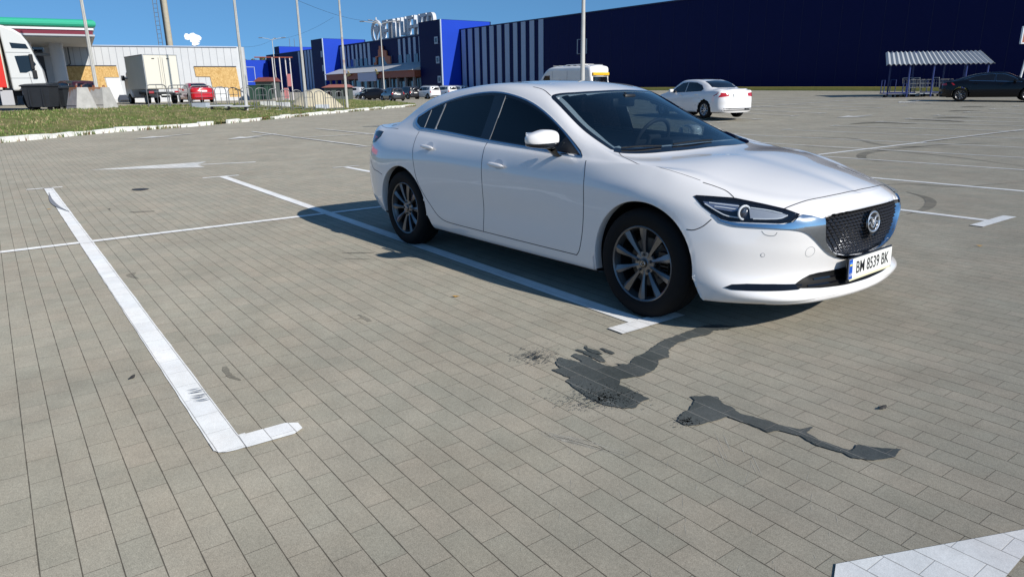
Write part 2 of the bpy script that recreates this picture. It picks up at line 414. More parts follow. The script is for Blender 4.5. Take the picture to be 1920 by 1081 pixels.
spill('spill_stain', s1, 'dark wet branching spill stain on the paving in front of the sedan front wheel')
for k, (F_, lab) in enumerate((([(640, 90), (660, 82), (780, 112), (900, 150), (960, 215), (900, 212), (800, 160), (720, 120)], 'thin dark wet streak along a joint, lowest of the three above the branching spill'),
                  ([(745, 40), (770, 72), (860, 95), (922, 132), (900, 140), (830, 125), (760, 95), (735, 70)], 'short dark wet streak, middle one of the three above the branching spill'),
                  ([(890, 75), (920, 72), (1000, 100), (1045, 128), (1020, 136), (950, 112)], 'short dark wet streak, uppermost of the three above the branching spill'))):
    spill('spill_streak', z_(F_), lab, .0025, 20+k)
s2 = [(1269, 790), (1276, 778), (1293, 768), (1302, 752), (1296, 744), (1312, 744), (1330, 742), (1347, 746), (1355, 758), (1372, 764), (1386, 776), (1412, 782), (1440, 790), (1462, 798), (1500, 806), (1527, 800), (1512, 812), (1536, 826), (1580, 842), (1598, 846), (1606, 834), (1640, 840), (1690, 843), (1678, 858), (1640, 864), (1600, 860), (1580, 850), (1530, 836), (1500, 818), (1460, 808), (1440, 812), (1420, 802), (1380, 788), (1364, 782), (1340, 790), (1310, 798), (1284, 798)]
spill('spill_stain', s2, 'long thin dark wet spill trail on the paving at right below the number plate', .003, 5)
def spatter(name, cx, cy, sx, sy, n, label, seed):
    r_ = random.Random(seed); mb = MB()
    for _ in range(n):
        g1, g2 = r_.gauss(0, 1), r_.gauss(0, 1); p = G(cx+g1*sx, cy+g2*sy); rr = r_.uniform(.0012, .0042)*(1.5 if abs(g1)+abs(g2) < .8 else 1)
        k = 6; ph = r_.random()*6; e = r_.uniform(.6, 1.4)
        v = [(p.x+rr*e*math.cos(ph+t*2*math.pi/k), p.y+rr/e*math.sin(ph+t*2*math.pi/k), .0052) for t in range(k)]
        mb.add(v, [tuple(range(k))])
    o = mb.build(name, M('splash_dark', (.085, .09, .087), .5), fixn=False); return tag(o, label, 'stain', kind='stuff')
spatter('splash_spatter', 1003, 669, 22, 7, 420, 'fine dark droplets splashed left of the large wet spill', 3)
spatter('splash_spatter', 1120, 748, 42, 11, 520, 'fine dark droplets splashed along the lower edge of the large wet spill', 4)
spatter('splash_spatter', 1285, 792, 12, 5, 90, 'fine dark droplets at the left end of the thin wet spill trail', 8)
DARKMK = DARKPAVE
sheet('dark_mark', jag(px_poly([(416, 690), (424, 686), (430, 694), (436, 703), (452, 713), (440, 711), (426, 707), (421, 699)]), .003, 2), DARKMK, .0018)
sheet('dark_mark', jag(px_poly([(236, 516), (246, 512), (254, 511), (252, 516), (260, 523), (250, 521)]), .004, 2), DARKMK, .0018)
sheet('dark_mark', jag(px_poly([(654, 601), (676, 595), (671, 590), (678, 591), (697, 602), (690, 603), (678, 597)]), .003, 2), DARKMK, .0018)
for k in range(0, 5, 3):
    x0 = 640+k*2; y0 = 474+k*3.4; sheet('dark_mark', jag(px_poly([(x0, y0), (x0+52+k*4, y0-1+k), (x0+62+k*2, y0+.2+k*.6), (x0+8, y0+1.0)]), .003, k), DARKMK, .0018)
sheet('dark_mark', jag(px_poly([(243, 397), (290, 395), (288, 397), (250, 399)]), .004, 6), DARKMK, .0018)
sheet('drain_cover', px_poly([(248, 355), (264, 353.5), (280, 354.5), (266, 357.5), (252, 357.5)]), M('drain_iron', (.05, .05, .05), .7), .006)
# tyre scuffs on the big painted line
def stroke(px, w, mat, lift=.0105, name='dark_mark'):
    P = [Vector((G(*p).x, G(*p).y)) for p in px]; P = [Vector(q) for q in catmull(P, 6)]; L = []; Rr = []
    for i, p in enumerate(P):
        t = (P[min(i+1, len(P)-1)]-P[max(i-1, 0)]).normalized(); n = Vector((-t.y, t.x))*w/2*math.sin(math.pi*min(.95, max(.05, i/(len(P)-1))))
        L.append(p+n); Rr.append(p-n)
    return sheet(name, [(q.x, q.y) for q in L+Rr[::-1]], mat, lift)
stroke([(92, 362), (96, 376), (108, 388), (130, 398)], .05, M('scuffed_paint', (.27, .27, .28), .8, var=.2, vscale=20))
SC_ = MATS['scuffed_paint']
r_ = random.Random(4)
for k in range(10):
    y = 732+k*2.2+r_.uniform(-1, 1); x = 352+k*1.2+r_.uniform(-3, 3); stroke([(x, y+3), (x+r_.uniform(10, 22), y+1), (x+r_.uniform(26, 36), y-2)], .006, SC_, .0110)
# curved skid marks and short broad dark strips on the right
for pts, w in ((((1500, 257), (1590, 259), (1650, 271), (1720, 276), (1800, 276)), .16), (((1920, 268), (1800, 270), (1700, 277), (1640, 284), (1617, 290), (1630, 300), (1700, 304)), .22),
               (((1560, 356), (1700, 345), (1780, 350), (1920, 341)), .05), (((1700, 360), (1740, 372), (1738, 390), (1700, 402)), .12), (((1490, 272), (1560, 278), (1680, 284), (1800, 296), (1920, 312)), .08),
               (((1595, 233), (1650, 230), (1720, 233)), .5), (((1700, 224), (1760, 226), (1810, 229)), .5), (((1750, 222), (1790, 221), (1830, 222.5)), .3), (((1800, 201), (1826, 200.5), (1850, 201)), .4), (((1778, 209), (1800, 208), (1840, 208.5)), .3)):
    stroke(pts, w, DARKMK, .0022)
# fine pale scratches in front of the car
SCR = M('scratched_concrete', (.46, .43, .36), .9)
r_ = random.Random(11)
def scratch(x0, y0, x1, y1, w=.0022):
    a, b = G(x0, y0), G(x1, y1); A = Vector((a.x, a.y)); B = Vector((b.x, b.y)); t = (B-A).normalized(); n = Vector((-t.y, t.x))*w/2
    return [(A.x, A.y, .0007), ((A+B).x/2+n.x, (A+B).y/2+n.y, .0007), (B.x, B.y, .0007), ((A+B).x/2-n.x, (A+B).y/2-n.y, .0007)]
sm_ = MB()
for k in range(26):
    x = 1000+r_.uniform(0, 60); y = 808+(x-1000)*.12+r_.uniform(-4, 6); L = r_.uniform(60, 170); sm_.add(scratch(x, y, x+L, y+L*.28+r_.uniform(-4, 4)), [(0, 1, 2, 3)])
for k in range(30):
    x = 1180+r_.uniform(0, 330); y = 850+(x-1180)*.27+r_.uniform(-10, 10); L = r_.uniform(30, 120); sm_.add(scratch(x, y, x+L, y+L*.22+r_.uniform(-4, 4), .0007), [(0, 1, 2, 3)])
for k in range(9):
    x = 1330+r_.uniform(0, 90); y = 800+r_.uniform(0, 60); L = r_.uniform(15, 60); sm_.add(scratch(x, y, x+L*.45, y+L), [(0, 1, 2, 3)])
for k in range(34):
    x = 960+r_.uniform(0, 620); y = 830+r_.uniform(0, 240); L = r_.uniform(8, 34); a = r_.uniform(1.1, 1.9); sm_.add(scratch(x, y, x+L*math.cos(a), y+L*math.sin(a), .0013), [(0, 1, 2, 3)])
tag(sm_.build('surface_scratches', SCR, fixn=False), 'faint pale criss-cross scratches on the paving at the lower right', 'scratches', kind='stuff')
# ---- kerb of whitewashed stones
KW = M('whitewashed_kerb', (.78, .77, .71), .85, var=.30, vscale=9, bump=.5, bscale=12)
kp = [Vector(p) for p in catmull(KERB, 10)]
def along(P, step):
    out = [P[0].copy()]; acc = 0
    for a, b in zip(P, P[1:]):
        L = (b-a).length
        while acc+L >= step:
            t = (step-acc)/L; a = a+(b-a)*t; out.append(a.copy()); L = (b-a).length; acc = 0
        acc += L
    return out
kpts = along(kp, 1.02); r_ = random.Random(7)
def colpx(p):
    d = p-Vector((CAM[0], CAM[1])); return 960+FPX*(d.x*RH[0]+d.y*RH[1])/(d.x*FH[0]+d.y*FH[1])
i0_ = next(i for i, p in enumerate(kpts) if colpx(p) > -30)
TENS = ('', '', 'twenty', 'thirty', 'forty', 'fifty', 'sixty', 'seventy')
ORD = ('', 'first', 'second', 'third', 'fourth', 'fifth', 'sixth', 'seventh', 'eighth', 'ninth', 'tenth', 'eleventh', 'twelfth', 'thirteenth', 'fourteenth', 'fifteenth', 'sixteenth', 'seventeenth', 'eighteenth', 'nineteenth')
def ordinal(n):
    if n < 20: return ORD[n]
    return TENS[n//10][:-1]+'ieth' if n % 10 == 0 else TENS[n//10]+'-'+ORD[n % 10]
for i, (a, b) in enumerate(zip(kpts, kpts[1:])):
    if (i > 22 and r_.random() < .07): continue
    m_ = (a+b)/2; t = (b-a).normalized(); ang = math.atan2(t.y, t.x); g_ = (b-a).length
    o = MB().box((0, 0, .06), (g_-.035-r_.random()*.05, .16, .20), bev=.022).build('kerb_stone', KW)
    o.location = (m_.x, m_.y, gz(m_.x, m_.y)+r_.uniform(-.035, .02)); o.rotation_euler = (r_.uniform(-.06, .06), r_.uniform(-.03, .03), ang+r_.uniform(-.02, .02))
    pos = i-i0_+1
    lab = ('whitewashed kerb stone at the verge edge, %s from the left side of the view' % ordinal(pos)) if pos > 0 else 'whitewashed kerb stone at the verge edge, %s one beyond the left side of the view' % ordinal(1-pos)
    tag(o, lab, 'kerb stone', 'whitewashed kerb stones along the grass verge')
# ---- grass verge
def grass_mat():
    m = bpy.data.materials.new('verge_grass'); m.use_nodes = True; nt = m.node_tree; b = nt.nodes['Principled BSDF']; L = nt.links
    geo = nt.nodes.new('ShaderNodeNewGeometry'); cr = nt.nodes.new('ShaderNodeValToRGB')
    n = nt.nodes.new('ShaderNodeTexNoise'); n.inputs['Scale'].default_value = .9; n.inputs['Detail'].default_value = 8; n.inputs['Roughness'].default_value = .7
    L.new(geo.outputs['Position'], n.inputs['Vector']); L.new(n.outputs['Fac'], cr.inputs[0])
    e = cr.color_ramp.elements; e[0].position = .36; e[0].color = (.10, .14, .035, 1); e[1].position = .66; e[1].color = (.27, .215, .12, 1)
    x = e.new(.5); x.color = (.16, .165, .055, 1)
    L.new(cr.outputs[0], b.inputs['Base Color']); b.inputs['Roughness'].default_value = .9; b.inputs['Specular IOR Level'].default_value = .15
    MATS['verge_grass'] = m; return m
GRM = grass_mat()
back = [G(0, 213), G(120, 209), G(220, 202), G(330, 199), G(430, 197), G(520, 192), G(600, 189.5), G(660, 188), G(720, 190), G(778, 196)]
front = [Vector(p) for p in kpts]
def off_in(i):
    t = (front[min(i+1, len(front)-1)]-front[max(0, i-1)]).normalized(); return front[i]+Vector((-t.y, t.x))*.06
fr_ = [off_in(i) for i in range(len(front))]
bk_ = [Vector((-37, -22))]+[Vector((p.x, p.y)) for p in back]+[fr_[-1]+Vector((-.4, .3))]
gpoly = fr_+bk_[::-1]
GP = [(p.x, p.y) for p in gpoly]
def verge():
    B = []
    for i, a in enumerate(gpoly):
        b = gpoly[(i+1) % len(gpoly)]; n = max(1, int((b-a).length/.8+.5))
        for k in range(n): B.append(a+(b-a)*k/n)
    xs = [p.x for p in B]; ys = [p.y for p in B]; I = []
    x = min(xs)
    while x < max(xs):
        y = min(ys)
        while y < max(ys):
            if inpoly(x, y, GP) and min((p.x-x)**2+(p.y-y)**2 for p in B) > .16: I.append(Vector((x, y)))
            y += .8
        x += .8
    r = delaunay_2d_cdt(B+I, [(i, (i+1) % len(B)) for i in range(len(B))], [], 1, 1e-6); rn = random.Random(3)
    V = [(p.x, p.y, gz(p.x, p.y)+.075+(rn.uniform(-.02, .04) if k >= len(B) else 0)) for k, p in enumerate(r[0])]; F = []
    for f in r[2]:
        a, b, c = [Vector(V[i]) for i in f[:3]]; F.append(tuple(f) if (b-a).cross(c-a).z > 0 else tuple(reversed(f)))
    return tag(mesh('grass_verge', V, F, GRM, None, True), kind='structure')
verge()
def blades(name, n, seed, region, hmin, hmax, mats):
    r_ = random.Random(seed); V = []; F = []; mi = []
    xs = [p[0] for p in GP]; ys = [p[1] for p in GP]; c = 0
    while c < n:
        x = r_.uniform(min(xs), max(xs)); y = r_.uniform(min(ys), max(ys))
        if not inpoly(x, y, GP): continue
        if not region(x, y, r_): continue
        c += 1; z = gz(x, y)+.06
        tn = math.sin(x*.8+1.3)*math.cos(y*.7)+math.sin(x*2.1+y*1.7)*.6
        k_ = 3 if r_.random() < .8 else 2; pick = 0 if r_.random() < .58-.20*tn else (1 if r_.random() < .68 else 2)
        for _ in range(k_):
            a = r_.uniform(0, 6.28); h = r_.uniform(hmin, hmax); w = r_.uniform(.012, .028); bx = x+r_.uniform(-.06, .06); by = y+r_.uniform(-.06, .06)
            lx, ly = math.cos(a)*h*.45, math.sin(a)*h*.45
            i0 = len(V); V += [(bx-math.sin(a)*w, by+math.cos(a)*w, z), (bx+math.sin(a)*w, by-math.cos(a)*w, z), (bx+lx, by+ly, z+h)]
            F.append((i0, i0+1, i0+2)); mi.append(pick)
    me = bpy.data.meshes.new(name); me.from_pydata(V, [], F); me.update()
    for m_ in mats: me.materials.append(m_)
    me.polygons.foreach_set('material_index', mi)
    o = bpy.data.objects.new(name, me); COL.objects.link(o); return tag(o, kind='stuff')
GB = [M('grass_green', (.14, .195, .05), .8), M('grass_straw', (.36, .30, .16), .85), M('grass_dark', (.085, .115, .035), .8)]
blades('grass', 26000, 5, lambda x, y, r: True, .04, .12, GB)
def kerb_tufts():
    r_ = random.Random(9); V = []; F = []; mi = []
    for _ in range(3000):
        i = r_.randrange(len(kpts)-1); t = r_.random(); p = kpts[i]*(1-t)+kpts[i+1]*t
        if math.sin(i*1.7)+math.sin(i*.63+2) < .3 and r_.random() < .8: continue
        tt = (kpts[i+1]-kpts[i]).normalized(); nrm = Vector((-tt.y, tt.x)); side = -.10-r_.random()*.06 if r_.random() < .45 else .10+r_.random()*.1
        q = p+nrm*side; z = gz(q.x, q.y)+(0 if side < 0 else .06); pick = r_.choice([0, 0, 1, 2, 3])
        for _ in range(3):
            a = r_.uniform(0, 6.28); h = r_.uniform(.06, .20); w = .015; i0 = len(V)
            V += [(q.x-math.sin(a)*w, q.y+math.cos(a)*w, z), (q.x+math.sin(a)*w, q.y-math.cos(a)*w, z), (q.x+math.cos(a)*h*.5, q.y+math.sin(a)*h*.5, z+h)]; F.append((i0, i0+1, i0+2)); mi.append(pick)
    me = bpy.data.meshes.new('kerb_weeds'); me.from_pydata(V, [], F); me.update()
    for m_ in GB+[M('weed_russet', (.22, .09, .05), .85)]: me.materials.append(m_)
    me.polygons.foreach_set('material_index', mi)
    o = bpy.data.objects.new('kerb_weeds', me); COL.objects.link(o); tag(o, kind='stuff')
kerb_tufts()
# a few fallen leaves
LF = M('dry_leaf', (.48, .26, .05), .7)
for (px, py, lab) in ((855, 557, 'small yellow-brown dry leaf on the paving below the sedan doors'), (92, 393, 'small orange dry leaf beside the far left parking line'), (206, 393, 'small dark curled leaf right of the long parking line, near its far end'), (248, 709, 'small dark leaf on the paving left of the long parking line'), (1655, 766, 'dark blob of gum or leaf on the paving right of the wet spills'), (1836, 462, 'tiny orange leaf on the paving right of the number plate')):
    p = G(px, py); r_ = random.Random(int(px)); o = MB()
    k = 8; pts = [(.022*math.cos(t)*(1+.3*math.cos(2*t)), .013*math.sin(t), .004+.006*abs(math.cos(t))) for t in np.linspace(0, 2*math.pi, k+1)[:-1]]
    o.add(pts+[(0, 0, .010)], [(i, (i+1) % k, k) for i in range(k)])
    dk = 'dark' in lab
    o = o.build('fallen_leaf', M('dark_leaf', (.05, .045, .04), .8) if dk else LF, fixn=False); o.location = (p.x, p.y, p.z+.002); o.rotation_euler = (0, 0, r_.random()*3); tag(o, lab, 'leaf')
# ---------------------------------------------------------------- the blue superstore
def flat2(v): return Vector((v.x, v.y))
FA = AG(870, 114); FB = AG(1665, 62)
FT = (flat2(FB)-flat2(FA)).normalized(); FN = Vector((FT.y, -FT.x))           # FN points to the camera side
if FN.dot(Vector((CAM[0], CAM[1]))-flat2(FA)) < 0: FN = -FN
C2 = Vector((CAM[0], CAM[1]))
def ray2(px):
    d = px_ray(px, 160); return Vector((d[0], d[1])).normalized()
def fs(px, off=0.0):
    """distance along the facade (from FA) where the sight line of column px meets it; off = metres in front"""
    o = flat2(FA)+FN*off; d = ray2(px); M2 = Matrix(((d.x, -FT.x), (d.y, -FT.y))); k = M2.inverted() @ (o-C2); return k[1]
def fp(s, off=0.0, z=0.0):
    p = flat2(FA)+FT*s+FN*off; return Vector((p.x, p.y, z))
def zat(py, P, px=None):
    """height seen at image row py for the vertical through plan point P"""
    r = P-C2; D = r.x*FH[0]+r.y*FH[1]; lat = r.x*RH[0]+r.y*RH[1]
    # column of that point
    lo, hi = -500, 3000
    for _ in range(40):
        m = (lo+hi)/2; q = AT(m, py, D); l2 = (q.x-CAM[0])*RH[0]+(q.y-CAM[1])*RH[1]
        if l2 < lat: lo = m
        else: hi = m
    return AT((lo+hi)/2, py, D).z
FM = Matrix(((FT.x, 0, FN.x, FA.x), (FT.y, 0, FN.y, FA.y), (0, 1, 0, 0), (0, 0, 0, 1)))   # local: x along, y up, z out
BLUE_SHADED = M('blue_cladding_shaded', (.005, .008, .060), .5, spec=.12, var=.05, vscale=.6)  # the blue cladding, darkened in colour for its shaded faces
BLUE_LIT = M('blue_cladding_lit', (.010, .052, .46), .5, spec=.2, var=.03, vscale=.5)  # same cladding, brighter coloured copy for the sunlit faces
PALE = M('pale_blue_cladding', (.38, .45, .56), .5, var=.04)
CONC = M('grey_concrete', (.36, .35, .33), .9, var=.15, vscale=2, bump=.2)
WHITE = M('white_metal', (.72, .73, .74), .45, var=.04)
YEL = M('yellow_kerb', (.60, .47, .10), .7, var=.15, vscale=3)
BROWN = M('brown_fascia', (.30, .075, .035), .5, var=.06)
DARKG = M('dark_storefront', (.02, .024, .03), .15, coat=.4)
GREYM = M('galvanised_steel', (.34, .35, .36), .42, metal=.7, var=.1, vscale=8)
store = empty('superstore', 'long blue superstore with striped cladding, blue towers and brown entrance canopy across the background', 'building', FA)
inv = Matrix.Translation((-FA.x, -FA.y, -FA.z))
def sbuild(mb, name, mat, parent=None, sharp=35):
    o = mb.build(name, mat, None, sharp); o.parent = parent or store
    if parent is None: o.matrix_parent_inverse = inv
    return o
TOPZ = 10.15
s_end = fs(2300); s_left = fs(505); depth = 45
wall = sbuild(MB().box(((s_left+s_end)/2, (TOPZ-1)/2, -depth/2), (s_end-s_left, TOPZ+1, depth), M4=FM), 'wall', BLUE_SHADED)
sbuild(MB().box(((s_left+s_end)/2, TOPZ+.06, -.15), (s_end-s_left, .14, .5), M4=FM), 'parapet_cap', M('dark_cap', (.02, .03, .09), .5))
for i, (a, b) in enumerate(((26, 48), (62, 85), (100, 123), (140, 163), (181, 204), (223, 246), (266, 290), (312, 334), (356, 380), (403, 428), (452, 478))):
    sa, sb_ = fs(860+a/3), fs(860+b/3)
    sbuild(MB().box(((sa+sb_)/2, TOPZ/2+.4, .04), (sb_-sa, TOPZ-.8, .08), M4=FM), 'cladding_stripe', PALE)
for (a, b) in ((20, 40), (60, 80), (100, 120), (145, 165), (190, 210), (235, 260), (280, 300), (325, 350), (668, 692), (722, 746), (780, 806), (836, 862), (897, 910)):
    sa, sb_ = fs(640+a/6), fs(640+b/6)
    sbuild(MB().box(((sa+sb_)/2, (TOPZ+5.0)/2, .04), (sb_-sa, TOPZ-5.3, .08), M4=FM), 'cladding_stripe', PALE)
for (a, b) in ((775, 795), (815, 838), (855, 880), (893, 918), (930, 950)):
    sa, sb_ = fs(450+a/6.757), fs(450+b/6.757)
    sbuild(MB().box(((sa+sb_)/2, TOPZ/2+.4, .04), (sb_-sa, TOPZ-.8, .08), M4=FM), 'cladding_stripe', PALE)
# small windows over the entrance
for px in (664, 671, 681, 690, 706, 716, 726, 736, 754, 769, 784):
    s0 = fs(px); sbuild(MB().box((s0, 6.5, .06), (1.2, 1.6, .1), M4=FM), 'upper_window', M('window_blue_glass', (.05, .07, .13), .12, coat=.5))
def solve_w(px_face, px_corner):
    """how far a tower projects when its side face spans px_corner..px_face"""
    s0 = fs(px_face); lo, hi = 0.0, 40.0
    for _ in range(40):
        m = (lo+hi)/2
        if fs(px_corner, m) < s0: lo = m
        else: hi = m
    return s0, (lo+hi)/2
def tower(px_face, px_corner, px_left, top, base=-1.0, name='tower'):
    s0, w = solve_w(px_face, px_corner); s1 = fs(px_left, w)
    corner = flat2(FA)+FT*s0+FN*w; zt = zat(top, corner)
    t_ = sbuild(MB().box(((s0+s1)/2, (zt+base)/2, w/2-3), (s0-s1, zt-base, w+6), M4=FM), name, BLUE_SHADED)
    f_ = sbuild(MB().box((s0+.04, (zt+base)/2, w/2-2.9), (.08, zt-base-.1, w+5.7), M4=FM), 'lit_cladding', BLUE_LIT, None)
    sbuild(MB().box((s0+.0, (zt+base)/2, w+.03), (.22, zt-base, .2), M4=FM), 'corner_strip', PALE)
    return s0, s1, w, zt
T1 = tower(865, 830.5, 790, 36)
T2 = tower(641, 611.5, 590, 72)
for (px, py) in ((821.7, 75.8), (823.3, 112.5), (825, 149)):
    s0 = fs(px, T1[2]); P = flat2(FA)+FT*s0+FN*T1[2]; z = zat(py, P)
    f_ = sbuild(MB().box((s0, z, T1[2]+.05), (.95, 1.05, .1), M4=FM), 'tower_window', PALE)
    sbuild(MB().box((s0, z, T1[2]+.11), (.5, .6, .04), M4=FM), 'pane', DARKG, f_)
for (px, py) in ((608.6, 101.8), (609.5, 128)):
    s0 = fs(px, T2[2]); P = flat2(FA)+FT*s0+FN*T2[2]; z = zat(py, P)
    sbuild(MB().box((s0, z, T2[2]+.05), (.8, 1.2, .1), M4=FM), 'tower_window', PALE)
# end wing whose sunlit flank faces the entrance, with a white painted frame
s0, w = solve_w(506, 470); w = 16
zt = zat(113, flat2(FA)+FT*s0)
sbuild(MB().box((s0-12, (zt-1)/2, w/2-.5), (24, zt+1, w+1), M4=FM), 'end_wing', BLUE_SHADED)
sbuild(MB().box((s0+.05, (zt-1)/2, w/2), (.1, zt+.9, w), M4=FM), 'lit_cladding', BLUE_LIT)
for (y, hh, z0, z1) in ((7.4, .12, 3.5, 12), (3.9, .12, 3.5, 12), ):
    sbuild(MB().box((s0+.13, y, (z0+z1)/2), (.06, hh, z1-z0), M4=FM), 'painted_frame', PALE)
sbuild(MB().box((s0+.13, 5.65, 3.5), (.06, 3.6, .14), M4=FM), 'painted_frame', PALE)
# roof box beside the end wing
sb0 = fs(530); zr_ = zat(87, flat2(FA)+FT*sb0)
sbuild(MB().box((sb0-1.6, (zr_+9)/2, -7), (3.2, zr_-9, 14), M4=FM), 'roof_box', BLUE_SHADED)
sbuild(MB().box((sb0+.05, (zr_+9)/2, -7), (.1, zr_-9.1, 14), M4=FM), 'lit_cladding', BLUE_LIT)
for dx in (0, 1.2):
    sbuild(MB().tube([FM @ Vector((sb0-.6, zr_, -3-dx)), FM @ Vector((sb0-.6, zr_+1.9, -3-dx))], .06, 6), 'roof_vent', GREYM)
# entrance canopy
cw = 4.6; c0 = fs(612, cw); c1 = T1[1]-.15
pz = flat2(FA)+FT*c1+FN*cw; zc1, zc0, zcb = zat(127, pz), zat(131, pz), zat(144, pz)
sbuild(MB().box(((c0+c1)/2, (zc0+zcb)/2, cw/2), (c1-c0, zc0-zcb, cw-.2), M4=FM), 'canopy_fascia', BROWN)
rf = MB(); rf.add([FM @ Vector(v) for v in ((c0-.2, zc0+.05, cw+.3), (c1, zc0+.05, cw+.3), (c1, zc1+1.2, 0), (c0-.2, zc1+1.2, 0), (c0-.2, zc0, cw+.3), (c1, zc0, cw+.3), (c1, zc0, 0), (c0-.2, zc0, 0))], [(0, 1, 2, 3), (4, 7, 6, 5), (0, 4, 5, 1), (1, 5, 6, 2), (2, 6, 7, 3), (3, 7, 4, 0)])
sbuild(rf, 'canopy_roof', M('grey_sheet_roof', (.48, .49, .50), .5, var=.06))
sbuild(MB().box(((c0+c1)/2, 2.2, .3), (c1-c0-2, 4.2, .5), M4=FM), 'shopfront', DARKG)
for k in range(13):
    s = c0+1+(c1-c0-2)*k/12; sbuild(MB().box((s, 2.0, cw-.6), (.35, 3.6, .35), M4=FM), 'canopy_column', M('canopy_column_paint', (.28, .25, .24), .6))
for k in range(9):
    s = c0+3+(c1-c0-6)*k/8; sbuild(MB().box((s, 1.9, .62), (2.2, 2.6, .08), M4=FM), 'shop_window', M('shop_pane', (.09, .11, .14), .08, coat=1))
sbd = (fs(674, cw)+fs(708, cw))/2
sg = sbuild(MB().box((sbd, (zc0+zcb)/2-.25, cw+.1), (abs(fs(708, cw)-fs(674, cw)), 1.5, .25), M4=FM, bev=.02), 'entrance_sign', M('pale_lilac_sign', (.50, .50, .62), .5))
for (px, sz) in ((657, 1.0), (709, 1.0)):
    s = fs(px, cw); p = MB(); p.prism([(s-.9, 3.9), (s+.9, 4.2), (s-.4, 5.0)], cw+.06, cw+.14, FM); sbuild(p, 'arrow_emblem', M('emblem_yellow', (.70, .48, .12), .5))
# stepped orange house emblem above the entrance
def hz(px, py): s = fs(px); return (s, zat(py, flat2(FA)+FT*s))
R4 = lambda x, y: (640+x/6, 20+y/6)
out = [(465, 400), (505, 398), (508, 440), (545, 452), (548, 508), (584, 514), (586, 630), (560, 632), (540, 590), (524, 560), (522, 522), (470, 520), (436, 524), (428, 612), (400, 615), (398, 588), (418, 584), (420, 518), (452, 512), (455, 440), (465, 438)]
em = MB().prism([hz(*R4(*p)) for p in out], .1, .32, FM); sbuild(em, 'house_emblem', M('emblem_orange', (.46, .13, .05), .5))
# rooftop lettering and round emblem
sl0 = fs(716); sl1 = fs(812); pm_ = flat2(FA)+FT*fs(720); zl0 = zat(80, pm_); zl1 = zat(41, pm_)
word = 'ЕПІЦЕНТР'
LT = M('sign_letter_white', (.58, .59, .61), .5)
x = 0; adv = (sl1-sl0)/len(word)
for i, ch in enumerate(word):
    hgt = (zl1-zl0)
    o = text_mesh('roof_letter', ch, hgt*1.38, .32, LT, None, None, bold=.07)
    xs = [v.co.x for v in o.data.vertices]; w_ = max(xs)-min(xs); ys = [v.co.y for v in o.data.vertices]; h_ = max(ys)-min(ys); cy = (max(ys)+min(ys))/2
    tw = adv*.86*(.35 if ch == 'І' else 1)
    sc = Matrix.Diagonal((tw/w_, hgt/h_, 1, 1)); cx_ = (max(xs)+min(xs))/2
    o.data.transform(FM @ Matrix.Translation((sl0+adv*(i+.5), (zl0+zl1)/2+.25, -1.0)) @ sc @ Matrix.Translation((-cx_, -cy, 0)))
    o.parent = store; o.matrix_parent_inverse = inv
sbuild(MB().tube([FM @ Vector((sl0-3, TOPZ+.3, -1.2)), FM @ Vector((sl1+1, TOPZ+.3, -1.2))], .12, 6), 'letter_rail', GREYM)
for k in range(14):
    s = sl0-2+(sl1-sl0+2)*k/13; sbuild(MB().tube([FM @ Vector((s, TOPZ-.1, -1.3)), FM @ Vector((s, zl0+.5, -1.3))], .07, 5), 'letter_stay', GREYM)
se = fs(704); pe = flat2(FA)+FT*se; ze = zat(60, pe); re_ = (zat(38, pe)-zat(82, pe))/2; wr = abs(fs(713)-fs(695))/2
em = MB(); em.tube([FM @ Vector((se+wr*.9*math.cos(t), ze+re_*.92*math.sin(t), -1)) for t in np.linspace(0, 2*math.pi, 41)], .30, 8, cap=False)
sbuild(em, 'round_emblem', LT)
hb = [(-.5, .55), (-.2, .35), (0, .62), (.2, .35), (.5, .55), (.42, .1), (.15, -.25), (0, -.72), (-.15, -.25), (-.42, .1)]
sbuild(MB().prism([(se+wr*a, ze+re_*b) for a, b in hb], -1.15, -.85, FM), 'emblem_shape', LT)
sbuild(MB().tube([FM @ Vector((se, ze+re_*.9, -1)), FM @ Vector((se, ze+re_*1.25, -1))], .12, 6), 'emblem_tip', LT)
# shop notice and wall box on the long wall
s0 = fs(1083); P = flat2(FA)+FT*s0; z0, z1 = zat(74, P), zat(102, P)
sbuild(MB().box((fs(1091), (z0+z1)/2, .06), (fs(1100)-fs(1082), z0-z1, .1), M4=FM), 'wall_panel', M('grey_blue_panel', (.30, .33, .38), .5))
sbuild(MB().box((fs(1091), (z0+z1)/2, .12), (fs(1098)-fs(1084.5), (z0-z1)*.92, .06), M4=FM), 'panel_face', BLUE_SHADED)
sf = fs(1382); sbuild(MB().box((sf, TOPZ+.25, .4), (1.0, .12, .5), M4=FM).box((sf+.5, TOPZ+.1, .1), (.1, .3, .6), M4=FM), 'floodlight', WHITE)
# vertical panel joints of the long wall
for k in range(60):
    s = fs(1030)+k*1.9
    if s > s_end: break
    sbuild(MB().box((s, TOPZ/2, .004), (.03, TOPZ-.4, .02), M4=FM), 'cladding_joint', M('joint_navy', (.004, .008, .06), .6))
# yellow kerb at the foot of the long wall
def kerb_line(px0, y0, px1, y1, n=24):
    a = fs(px0, 6.2); b = fs(px1, 6.2); V = []; F = []
    for i in range(n+1):
        s = a+(b-a)*i/n; p = fp(s, 6.2); q = fp(s, 5.0); z = gz(p.x, p.y)
        V += [(p.x, p.y, z-.3), (p.x, p.y, z+.30), (q.x, q.y, z+.30)]
    for i in range(n):
        for j in range(2): F.append((i*3+j, (i+1)*3+j, (i+1)*3+j+1, i*3+j+1))
    return mesh('wall_kerb', V, F, YEL)
tag(kerb_line(1150, 167, 2200, 150), 'low yellow painted kerb along the foot of the long dark blue wall', 'kerb')

